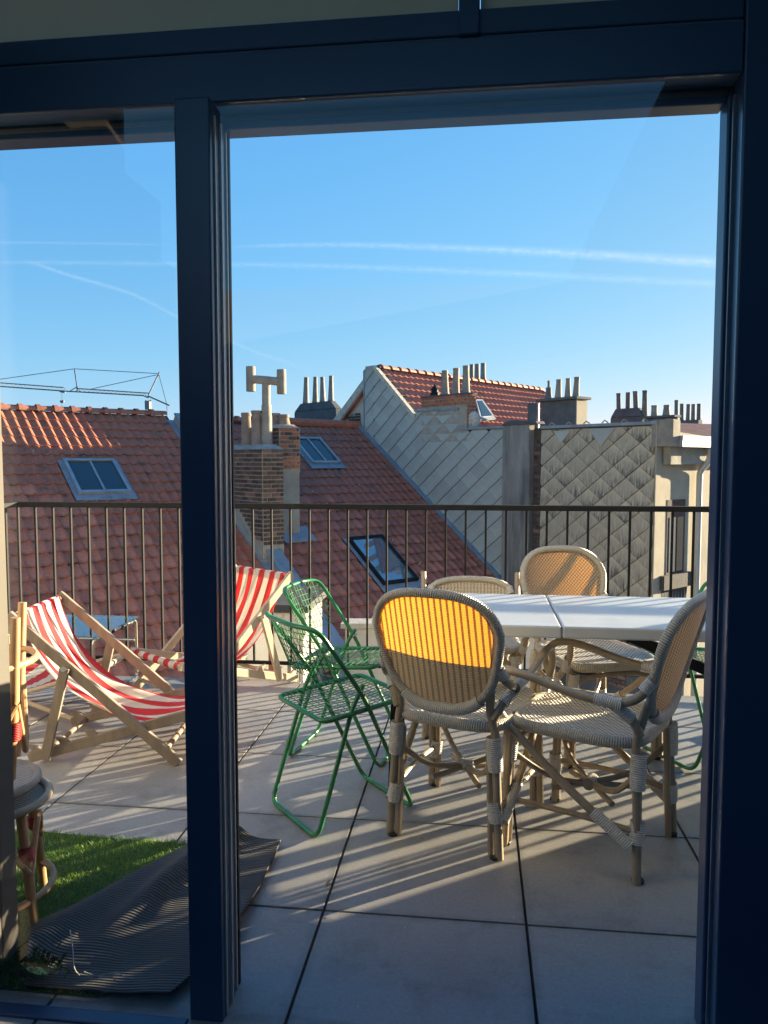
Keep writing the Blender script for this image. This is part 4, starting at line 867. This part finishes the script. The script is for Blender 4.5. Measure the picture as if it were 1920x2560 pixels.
# ================================================================== rattan armchair
def radial(outline, rings, center, fn, uvfn):
    n = len(outline); vs = [fn(*center)]; uv = [uvfn(*center)]; fs = []
    for r in range(1, rings+1):
        for (x, y) in outline:
            q = (center[0]+(x-center[0])*r/rings, center[1]+(y-center[1])*r/rings); vs.append(fn(*q)); uv.append(uvfn(*q))
    for k in range(n): fs.append((0, 1+k, 1+(k+1) % n))
    for r in range(rings-1):
        for k in range(n): fs.append((1+r*n+k, 1+(r+1)*n+k, 1+(r+1)*n+(k+1) % n, 1+r*n+(k+1) % n))
    return vs, fs, uv
def rattan_chair(label, loc, az, back='back_weave', top=.915, posts=False, group='rattan armchairs around the white table'):
    t_ = thing('rattan_armchair', label, 'armchair', (loc[0], loc[1], 0), -az, group)
    zb, ztp = .505, top; zc = (zb+ztp)/2; hh = (ztp-zb)/2
    N = 56; out = []
    for k in range(N):
        a = 2*math.pi*k/N; c_, s_ = math.cos(a), math.sin(a); e_ = 2/2.9
        z = zc+hh*math.copysign(abs(s_)**e_, s_); f = (z-zb)/(ztp-zb); wdt = .168+.050*min(1, f*1.5)
        out.append((wdt*math.copysign(abs(c_)**e_, c_), z))
    lean = lambda x, z: (x, -.205-.30*max(z-.46, 0)-.030*(1-(x/.22)**2), z)
    vs, fs, uv = radial(out, 9, (0, zc), lean, lambda x, z: (x, z))
    obj('backrest', MB().add(vs, fs, uv), back, t_, smooth=True)
    obj('back_rim', MB().tube([lean(x*1.03, z+.0*(z-zc)) for x, z in out], .0165, 10, closed=True), 'rim_wrap', t_, smooth=True)
    lowr = [lean(x, z) for x, z in out if z < zb+.05]; lowr.sort(key=lambda p: p[0])
    obj('back_binding', MB().tube([np.array(p)+[0, .0, -.006] for p in lowr], .0215, 10), 'cane_wrap', t_, smooth=True)
    # seat
    so_ = []
    for k in range(N):
        a = 2*math.pi*k/N; c_, s_ = math.cos(a), math.sin(a); e_ = 2/4.2
        y = .01+.235*math.copysign(abs(s_)**e_, s_); wdt = .205+.028*(y+.2)/.45
        so_.append((wdt*math.copysign(abs(c_)**e_, c_), y))
    vs, fs, uv = radial(so_, 8, (0, .01), lambda x, y: (x, y, .458-.016*(1-(x/.23)**2)*(1-((y-.01)/.24)**2)), lambda x, y: (x, y))
    obj('seat', MB().add(vs, fs, uv), 'seat_weave', t_, smooth=True)
    obj('seat_rim', MB().tube([(x*.985, y*.985, .442) for x, y in so_], .021, 10, closed=True), 'rim_wrap', t_, smooth=True)
    vs2, fs2, _ = radial(so_, 2, (0, .01), lambda x, y: (x*.97, y*.97, .428), lambda x, y: (x, y))
    obj('seat_underside', MB().add(vs2, [f[::-1] for f in fs2]), 'rattan_pole', t_)
    for sx in (-1, 1):
        up = [(sx*.205, -.232, 0), (sx*.193, -.225, .22), (sx*.180, -.212, .42), (sx*.165, -.222, .50), (sx*.178, -.25, .58)]
        lg = obj('leg', MB().tube(smoothpath(up, 5), .0148, 10), 'rattan_pole', t_, smooth=True)
        obj('leg', MB().tube([(sx*.205-sx*.03, -.225, 0), (sx*.160, -.215, .40)], .0128, 8), 'rattan_pole', t_, smooth=True)
        obj('leg', MB().tube([(sx*.228, .225, 0), (sx*.222, .218, .25), (sx*.214, .21, .44)], .0148, 10), 'rattan_pole', t_, smooth=True)
        obj('leg', MB().tube([(sx*.200, .222, 0), (sx*.195, .214, .42)], .0128, 8), 'rattan_pole', t_, smooth=True)
        for (x, y) in ((.206, -.232), (.229, .225)):
            obj('foot_cap', MB().lathe((sx*(x-.014), y, 0), [(.02, 0), (.02, .008), (.018, .010)], 10), 'gasket', t_)
        for (x, y, za, zb_, r) in ((.186, -.222, .30, .415, .0275), (.190, -.225, .125, .195, .0262), (.207, .217, .30, .415, .0275), (.213, .222, .125, .195, .0262)):
            obj('binding', MB().tube([(sx*x, y, za), (sx*(x-.004), y, (za+zb_)/2), (sx*(x-.008), y, zb_)], [r*.92, r, r*.92], 10), 'cane_wrap', t_, smooth=True)
        if not posts:
            arm = [(sx*.206, -.268, .675), (sx*.222, -.242, .62), (sx*.238, -.17, .585), (sx*.25, -.02, .595), (sx*.256, .14, .628), (sx*.256, .235, .628), (sx*.254, .285, .585), (sx*.250, .285, .53), (sx*.243, .245, .47), (sx*.236, .15, .39), (sx*.228, .0, .27), (sx*.212, -.20, .125)]
        else:
            arm = [(sx*.255, -.31, .735), (sx*.252, -.27, .66), (sx*.25, -.2, .60), (sx*.25, -.02, .60), (sx*.256, .14, .628), (sx*.256, .235, .628), (sx*.254, .285, .585), (sx*.250, .285, .53), (sx*.243, .245, .47), (sx*.236, .15, .39), (sx*.228, .0, .27), (sx*.212, -.20, .125)]
        obj('arm', MB().tube(smoothpath(arm, 6), .0148, 10), 'rattan_pole', t_, smooth=True)
        obj('arm_strut', MB().tube(smoothpath([(sx*.238, -.15, .585), (sx*.21, -.2, .54), (sx*.178, -.225, .475)], 4), .0145, 8), 'rattan_pole', t_, smooth=True)
        for seg in (((sx*.239, -.185, .583), (sx*.245, -.10, .588)), ((sx*.236, -.16, .575), (sx*.205, -.205, .53)), ((sx*.247, .262, .50), (sx*.236, .215, .435)), ((sx*.222, -.09, .205), (sx*.211, -.21, .12)), ((sx*.208, -.268, .665), (sx*.219, -.245, .63))):
            obj('binding', MB().tube([seg[0], (np.array(seg[0])+seg[1])/2, seg[1]], .0195, 10), 'cane_wrap', t_, smooth=True)
        obj('stretcher', MB().tube(smoothpath([(sx*.215, .222, .165), (sx*.213, 0, .175), (sx*.195, -.225, .165)], 4), .0105, 8), 'rattan_pole', t_, smooth=True)
    for (x, y) in ((1, 1), (-1, 1), (1, -1), (-1, -1)):
        xx = .21 if y > 0 else .188
        obj('cross_brace', MB().tube(smoothpath([(x*xx, y*.215, .34), (x*.10, y*.115, .235), (x*-.015, y*-.02, .20), (x*-.09, y*-.11, .185)], 5), .0105, 8), 'rattan_pole', t_, smooth=True)
    obj('binding', MB().tube([(-.03, 0, .205), (.03, 0, .205)], .022, 10), 'cane_wrap', t_, smooth=True)
    obj('front_rail', MB().tube(smoothpath([(-.21, .222, .36), (-.1, .225, .40), (.1, .225, .40), (.21, .222, .36)], 4), .011, 8), 'rattan_pole', t_, smooth=True)
    return t_
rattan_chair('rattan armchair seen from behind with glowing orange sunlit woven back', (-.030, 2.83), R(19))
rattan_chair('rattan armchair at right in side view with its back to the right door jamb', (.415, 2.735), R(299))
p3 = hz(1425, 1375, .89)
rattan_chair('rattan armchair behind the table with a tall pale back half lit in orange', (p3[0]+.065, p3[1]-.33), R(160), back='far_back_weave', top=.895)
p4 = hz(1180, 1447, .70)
rattan_chair('low backed rattan armchair behind the table with two upright arm posts', (p4[0]+.0, min(p4[1], 4.15)-.27), R(178), back='unlit_back_weave', top=.70, posts=True)

# ================================================================== green wire folding chairs
def green_chair(label, loc, az):
    t_ = thing('folding_chair', label, 'folding chair', (loc[0], loc[1], 0), -az, 'green metal mesh folding chairs')
    r = .0088
    A = [(-.18, .212, .010), (-.19, .02, .43), (-.20, -.19, .70), (-.195, -.20, .755), (0, -.262, .75), (.195, -.20, .755), (.20, -.19, .70), (.19, .02, .43), (.18, .212, .010)]
    top = roundpath([A[0], (-.193, -.02, .485), (-.205, -.215, .76), (-.10, -.262, .765), (.10, -.262, .765), (.205, -.215, .76), (.193, -.02, .485), A[-1]], .05, closed=True)
    obj('back_frame', MB().tube(top, r, 10, closed=True), 'green_paint', t_, smooth=True)
    B = roundpath([(-.178, -.015, .53), (-.178, -.06, .46), (-.182, -.212, .010), (.182, -.212, .010), (.178, -.06, .46), (.178, -.015, .53)], .045)
    obj('rear_frame', MB().tube(B, r, 10), 'green_paint', t_, smooth=True)
    st = roundpath([(-.182, -.185, .425), (.182, -.185, .425), (.178, .195, .452), (-.178, .195, .452)], .04, closed=True)
    obj('seat_frame', MB().tube(st, r*1.05, 10, closed=True), 'green_paint', t_, smooth=True)
    sm = MB()
    for k in range(1, 15):
        x = -.18+.024*k; sm.tube([(x, -.185, .43), (x, 0, .430), (x, .195, .458)], .0017, 5)
    for k in range(1, 16):
        y = -.185+.024*k; z = .432+.027*(y+.185)/.38; sm.tube([(-.18, y, z), (.18, y, z)], .0017, 5)
    o = obj('seat_mesh', sm, 'green_paint', t_, smooth=True); o['kind'] = 'stuff'
    bm = MB(); bow = lambda x, z: (x, -.262-.0+.05*(abs(x)/.2)**2.2+(.765-z)*.42+.012*0, z)
    for k in range(-7, 8):
        x = .0255*k; bm.tube([bow(x, .765), bow(x, .66), bow(x, .555)], .0017, 5)
    for k in range(8):
        z = .735-.0255*k; bm.tube([bow(x_, z) for x_ in np.linspace(-.196, .196, 9)], .0017, 5)
    o = obj('back_mesh', bm, 'green_paint', t_, smooth=True); o['kind'] = 'stuff'
    for sx in (-1, 1): obj('bolt', MB().tube([(sx*.170, -.02, .50), (sx*.205, -.02, .50)], .006, 8), 'zinc', t_)
    return t_
green_chair('green folding chair nearest the doorway with its mesh seat towards the table', (-.507, 2.867), R(49))
green_chair('green folding chair farther back whose raised mesh back catches the sun', (-.590, 3.45), R(100))
green_chair('green folding chair partly hidden behind the right rattan armchair', (1.04, 3.62), R(241))

# ================================================================== striped deck chairs
def deck_chair(label, P, wood_m):
    X, Y, az, wd, xf, xt, zt, xr, xb, zb, s_, q_ = P
    t_ = thing('deck_chair', label, 'deck chair', (X, Y, 0), -az+math.pi/2, 'wooden deck chairs with red striped canvas')
    # local: +x forward, -y is the right-hand side
    foot, top, rear, barp = np.array((xf, .0)), np.array((xt, zt)), np.array((xr, .012)), np.array((xb, zb))
    a = top+(foot-top)*s_; b = rear+(barp-rear)*q_
    w2 = wd/2; up = (0, 1, 0)
    for sg in (-1, 1):
        y = sg*w2
        obj('back_rail', MB().beam((foot[0], y, foot[1]+.01), (top[0], y, top[1]), .045, .022, up), wood_m, t_, bevel=.003)
        yi = sg*(w2-.026)
        obj('base_rail', MB().beam((rear[0]-.02, yi, rear[1]+.012), (barp[0], yi, barp[1]), .045, .022, up), wood_m, t_, bevel=.003)
        yo = sg*(w2+.024)
        obj('strut', MB().beam((a[0], yo, a[1]), (b[0], yo, b[1]), .042, .02, up), wood_m, t_, bevel=.003)
        obj('bolt', MB().tube([(a[0], yo+sg*.012, a[1]), (a[0], yo+sg*.018, a[1])], .012, 10), 'zinc', t_)
        dv = (barp-rear)/np.linalg.norm(barp-rear); nv = np.array([-dv[1], dv[0]])
        for k in range(3):
            c_ = rear+dv*(.03+.13*k)+nv*.02; tip = c_+nv*.055-dv*.035
            pts = [c_-dv*.028, c_+dv*.03, c_+nv*.035+dv*.008, tip, c_+nv*.028-dv*.02]
            obj('notch', MB().poly([(p[0], yi-.010, p[1]) for p in pts], (0, .020, 0)), wood_m, t_, bevel=.002)
    obj('top_bar', MB().tube([(top[0]+.01, -w2+.012, top[1]-.02), (top[0]+.01, w2-.012, top[1]-.02)], .014, 10), wood_m, t_)
    obj('front_bar', MB().tube([(barp[0]-.01, -w2+.03, barp[1]-.005), (barp[0]-.01, w2-.03, barp[1]-.005)], .014, 10), wood_m, t_)
    obj('rear_bar', MB().tube([(rear[0]+.05, -w2+.04, rear[1]+.03), (rear[0]+.05, w2-.04, rear[1]+.03)], .013, 10), wood_m, t_)
    obj('foot_bar', MB().tube([(foot[0]-.06, -w2+.012, foot[1]+.07), (foot[0]-.06, w2-.012, foot[1]+.07)], .013, 10), wood_m, t_)
    # canvas sling
    c0 = top+np.array([.025, -.005]); c3 = barp+np.array([-.01, .012])
    c1_ = np.array([top[0]+.13, top[1]*.34]); c2_ = np.array([xb-.34, -.02])
    nu_, nv_ = 26, 40; hw = w2-.045
    vs = []; uv = []; fs = []
    for j in range(nv_+1):
        t1 = j/nv_; pp = (1-t1)**3*c0+3*(1-t1)**2*t1*c1_+3*(1-t1)*t1*t1*c2_+t1**3*c3
        for i in range(nu_+1):
            x = -1+2*i/nu_; pinch = 1-.10*math.sin(math.pi*t1)**.7
            wr_ = .012*math.sin(9*t1+3*x)*math.sin(math.pi*t1)+.006*math.sin(23*x+7*t1)*math.exp(-8*t1)+.007*math.sin(17*x-12*t1)*math.sin(math.pi*t1)
            edge = .03*abs(x)**3*math.sin(math.pi*t1)
            vs.append((pp[0]+wr_*.6, x*hw*pinch, pp[1]+wr_+edge)); uv.append((i/nu_, t1*1.2))
    # roll over both bars
    for j in range(nv_):
        for i in range(nu_): k = j*(nu_+1)+i; fs.append((k, k+1, k+nu_+2, k+nu_+1))
    o = obj('canvas', MB().add(vs, fs, uv), 'striped_canvas', t_, smooth=True); m = o.modifiers.new('thick', 'SOLIDIFY'); m.thickness = .0025
    for (cx_, cz_, nm) in ((top[0]+.01, top[1]-.02, 'canvas_roll'), (barp[0]-.01, barp[1]-.005, 'canvas_roll')):
        vs = []; uv = []; fs = []; n = 14
        for i in range(nu_+1):
            x = -1+2*i/nu_
            for k in range(n+1):
                a_ = 2*math.pi*k/n; vs.append((cx_+.021*math.cos(a_), x*(hw), cz_+.021*math.sin(a_))); uv.append((i/nu_, k/n*.13))
        for i in range(nu_):
            for k in range(n): q = i*(n+1)+k; fs.append((q, q+1, q+n+2, q+n+1))
        obj(nm, MB().add(vs, fs, uv), 'striped_canvas', t_, smooth=True)
    return t_
deck_chair('striped deck chair in front of the left pane with sunlit red and white sling', [-1.626, 3.403, 1.461, 0.515, 0.306, -0.432, 0.674, -0.351, 0.46, 0.253, 0.343, 0.09], 'deck_wood_shaded')
deck_chair('striped deck chair by the railing turned towards the left pane', [-1.448, 4.399, 3.759, 0.547, 0.501, -0.245, 0.674, -0.278, 0.518, 0.259, 0.32, 0.192], 'deck_wood_pale')
# low striped sling stool under the glass table
fs_ = thing('sling_footstool', 'low footstool with sagging red and white striped cloth beside the glass table', 'footstool', (-2.35, 3.86, 0))
vs = []; uv = []; f_ = []
for j in range(25):
    for i in range(17):
        x = -1+2*j/24; y = -1+2*i/16
        vs.append((-2.38+.46*x, 3.86+.22*y, .27-.10*(1-x*x)-.02*(1-y*y)+.004*math.sin(20*y+5*x))); uv.append((j/24, i/16))
for j in range(24):
    for i in range(16): k = j*17+i; f_.append((k, k+1, k+18, k+17))
obj('sling', MB().add(vs, f_, uv), 'striped_canvas_wide', fs_, smooth=True, world=True)
for x in (-2.84, -1.92): obj('end_bar', MB().tube([(x, 3.62, .27), (x, 4.10, .27)], .014, 8), 'deck_wood_pale', fs_, world=True)
for y in (3.64, 4.08):
    obj('leg', MB().tube([(-2.84, y, .27), (-2.0, y, .01)], .012, 8), 'deck_wood_pale', fs_, world=True); obj('leg', MB().tube([(-1.92, y, .27), (-2.76, y, .01)], .012, 8), 'deck_wood_pale', fs_, world=True)

# glass topped low table
gt = thing('glass_table', 'low glass topped table on brass coloured tube frame behind the striped deck chair', 'table', (-2.5, 4.2, 0))
GX0, GX1, GY0, GY1, GZ = -2.92, -2.075, 3.93, 4.46, .365
obj('glass_top', MB().box(GX0-.02, GX1+.02, GY0-.01, GY1+.01, GZ+.012, GZ+.022), 'table_glass', gt, world=True, bevel=.002)
for x in (GX0, GX1):
    obj('side_frame', MB().tube(roundpath([(x, GY0-.04, .008), (x, GY0, .012), (x, GY0, GZ), (x, GY1, GZ), (x, GY1, .012), (x, GY1-.12, .008)], .03), .010, 10), 'chrome', gt, smooth=True, world=True)
for y in (GY0+.02, GY1-.02): obj('cross_tube', MB().tube([(GX0, y, GZ-.12), (GX1, y, GZ-.12)], .007, 8), 'chrome', gt, world=True)
for x in (GX0, GX1):
    for k in range(4): obj('clip', MB().tube([(x, GY0+.08+.12*k, GZ-.002), (x, GY0+.11+.12*k, GZ-.002)], .0125, 10), 'gasket', gt, world=True)

# ================================================================== stacked rattan stools at the left
def stool(label, c, z0, flip, h=.44):
    t_ = thing('rattan_stool', label, 'stool', (c[0], c[1], 0), R(-62) if flip else R(-65), 'stacked rattan stools')
    zz_ = (lambda z: z0+h-z*h/.44) if flip else (lambda z: z0+z*h/.44)
    for k in range(4):
        a = R(45+90*k); ct, st_ = math.cos(a), math.sin(a)
        obj('leg', MB().tube([(ct*r_, st_*r_, zz_(z)) for r_, z in ((.172, 0), (.155, .2), (.13, .40))], [.0125, .0145, .0145], 10), 'bamboo_warm', t_, smooth=True)
        obj('binding', MB().tube([(ct*.149, st_*.149, zz_(.255)), (ct*.145, st_*.145, zz_(.30))], .0215, 10), 'red_binding', t_, smooth=True)
        b = a+R(90)
        obj('brace', MB().tube(smoothpath([(ct*.165, st_*.165, zz_(.21)), ((ct+math.cos(b))*.09, (st_+math.sin(b))*.09, zz_(.36)), (math.cos(b)*.165, math.sin(b)*.165, zz_(.21))], 6), .009, 8), 'bamboo_warm', t_, smooth=True)
    obj('foot_ring', MB().tube([(.163*math.cos(2*math.pi*k/32), .163*math.sin(2*math.pi*k/32), zz_(.12)) for k in range(32)], .010, 8, closed=True), 'bamboo_warm', t_, smooth=True)
    for q, rr in ((.430, .157),):
        obj('seat_ring', MB().tube([(rr*math.cos(2*math.pi*k/40), rr*math.sin(2*math.pi*k/40), zz_(q)) for k in range(40)], .0125, 10, closed=True), 'rattan_pole', t_, smooth=True)
    o_ = [(.152*math.cos(2*math.pi*k/40), .152*math.sin(2*math.pi*k/40)) for k in range(40)]
    vs, fs, uv = radial(o_, 5, (0, 0), lambda x, y: (x, y, zz_(.425)), lambda x, y: (x*1.6, y*1.6))
    obj('seat', MB().add(vs, fs, uv), 'seat_weave', t_, smooth=True)
    return t_
stool('rattan stool standing upright on the artificial grass at the left jamb', (-1.395, 2.02), 0, False, .375)
stool('rattan stool turned upside down on another with red bound legs in the air', (-1.43, 2.02), .398, True, .515)

# ================================================================== mats
gp = [(-1.95, 1.742), (-.93, 1.742), (-.90, 2.50), (-1.3, 2.512), (-1.6, 2.53), (-1.95, 2.54)]
gm = thing('artificial_grass_mat', 'bright green artificial grass mat lying at the foot of the left pane', 'grass mat', (-1.4, 2.2, 0))
obj('backing', MB().poly([(x, y, .002) for x, y in gp], (0, 0, .006)), 'grass_backing', gm, world=True)
n = 36000; bx = rng.uniform(-1.95, -.9, n); by = rng.uniform(1.742, 2.525+.0, n); by = np.minimum(by, 2.50+np.maximum(0, -bx-.9)*.04+rng.normal(0, .006, n))
hgt = rng.uniform(.008, .020, n); an_ = rng.uniform(0, 2*math.pi, n); ln = rng.normal(0, .007, (n, 2)); wdt = .0011
V = np.zeros((n, 3, 3)); V[:, 0] = np.c_[bx-wdt*np.cos(an_), by-wdt*np.sin(an_), np.full(n, .007)]; V[:, 1] = np.c_[bx+wdt*np.cos(an_), by+wdt*np.sin(an_), np.full(n, .007)]; V[:, 2] = np.c_[bx+ln[:, 0], by+ln[:, 1], .007+hgt]
me = bpy.data.meshes.new('grass_blades'); me.from_pydata(V.reshape(-1, 3).tolist(), [], np.arange(3*n).reshape(-1, 3).tolist()); me.materials.append(MATS['grass_blade'])
V2 = link('grass_blades', me, gm); me.transform(Matrix.Translation((1.4, -2.2, 0))); V2['kind'] = 'stuff'
# ribbed rubber mat, rumpled with a fold
rm_ = MB(); NX, NY = 60, 70; vs = []; fs = []
def mat_xy(s, t_):   # s 0..1 left to right, t 0..1 near to far
    xl = -1.13-.12*min(1, t_/.3)+.37*max(0, (t_-.3)/.7)**.9; xr = -.655-.01*t_-.09*max(0, 1-t_/.25); yn = 1.742; yf = 2.53-.10*max(0, .35-s)
    return xl+(xr-xl)*s, yn+(yf-yn)*t_
for j in range(NY+1):
    for i in range(NX+1):
        s, t_ = i/NX, j/NY; x, y = mat_xy(s, t_)
        rx = -1.03+.30*(y-1.9); z = .028+.052*math.exp(-((x-rx)/.055)**2)*min(1, (y-1.85)*3)
        rx2 = -1.18+.40*(y-1.9); z += .032*math.exp(-((x-rx2)/.06)**2)
        z += .018*math.exp(-((x+.665)/.03)**2)*max(0, math.sin(7*y))+.006*math.sin(11*x+5*y)+.02*max(0, t_-.9)*10*.4
        vs.append((x, y, max(z, .022)))
for j in range(NY):
    for i in range(NX): k = j*(NX+1)+i; fs.append((k, k+1, k+NX+2, k+NX+1))
rmo = obj('ribbed_mat', rm_.add(vs, fs), 'ribbed_rubber', None, smooth=True); m = rmo.modifiers.new('thick', 'SOLIDIFY'); m.thickness = .006
tag(rmo, 'rumpled black ribbed rubber mat folded over the grass mat behind the mullion', 'mat')
# dry roots, leaves, tuft
rt = thing('dry_roots', 'pale dry roots lying on the black mat inside the lower left pane', 'roots', (-1.1, 1.95, .05))
for pts in ([(175, 2385), (182, 2430), (186, 2480), (182, 2520)], [(186, 2465), (225, 2468)], [(182, 2520), (240, 2500), (290, 2492), (310, 2510), (314, 2535)], [(210, 2490), (245, 2502), (270, 2515), (290, 2490)], [(250, 2515), (268, 2512), (270, 2535)]):
    P = [hz(x, y-60, .062+rng.uniform(0, .01)) for x, y in pts]; P = [np.array([p[0], max(p[1], 1.73), p[2]]) for p in P]
    obj('root', MB().tube(smoothpath(P, 4), .0016, 5), 'dry_root', rt, world=True)
def leaf(label, px, py, mat, s=.03, name='dry_leaf', z=0.006):
    p = hz(px, py, z); vs = []; N = 7
    for i in range(N):
        for k in (-1, 0, 1):
            t_ = i/(N-1); w_ = math.sin(math.pi*t_)**.7*.4; vs.append((s*(t_-.5)*2, s*k*w_, s*(.25*abs(k)*w_*1.4+.35*(t_-.4)**2)))
    fs = [(i*3+k, (i+1)*3+k, (i+1)*3+k+1, i*3+k+1) for i in range(N-1) for k in (0, 1)]
    o = obj(name, MB().add(vs, fs), mat, None, smooth=True); o.location = tuple(p); o.rotation_euler = (rng.uniform(-.3, .3), rng.uniform(-.4, .1), rng.uniform(0, 6)); tag(o, label, 'leaf'); return o
leaf('curled orange brown leaf lying on a paver near the middle joint', 820, 2208, 'dry_leaf', .014)
leaf('small dark leaf on the sunlit paver left of the rattan chair legs', 1057, 2098, 'dry_leaf', .014)
leaf('tiny brown leaf by the joint crossing in the shade', 850, 2278, 'dry_leaf', .008)
leaf('fresh green leaf lying at the lower left corner of the grass mat', 92, 2430, 'leaf_green', .03, 'green_leaf', .05)
# dark tuft
tu = MB()
cpt = hz(120, 2470, .05)
for k in range(220):
    bx_, by_ = cpt[0]-.10+rng.normal(0, .04), 1.75+abs(rng.normal(0, .035)); a_ = rng.uniform(0, 6.28); L_ = rng.uniform(.02, .045); ox, oy = math.cos(a_)*L_*.7, math.sin(a_)*L_*.7
    tu.add([(bx_-.001, by_, .03), (bx_+.001, by_, .03), (bx_+ox*.5, by_+oy*.5, .03+L_*.7), (bx_+ox, max(by_+oy, 1.74), .03+L_*.75)], [(0, 1, 2), (1, 3, 2)])
o = obj('grass_tuft', tu, 'grass_backing', None); tag(o, 'dark frayed tuft of grass strands in the lower left corner', 'tuft', kind='stuff')
for o in bpy.data.objects:
    if '_o' in o.keys(): del o['_o']
S.cycles.max_bounces = 8; S.cycles.transparent_max_bounces = 16
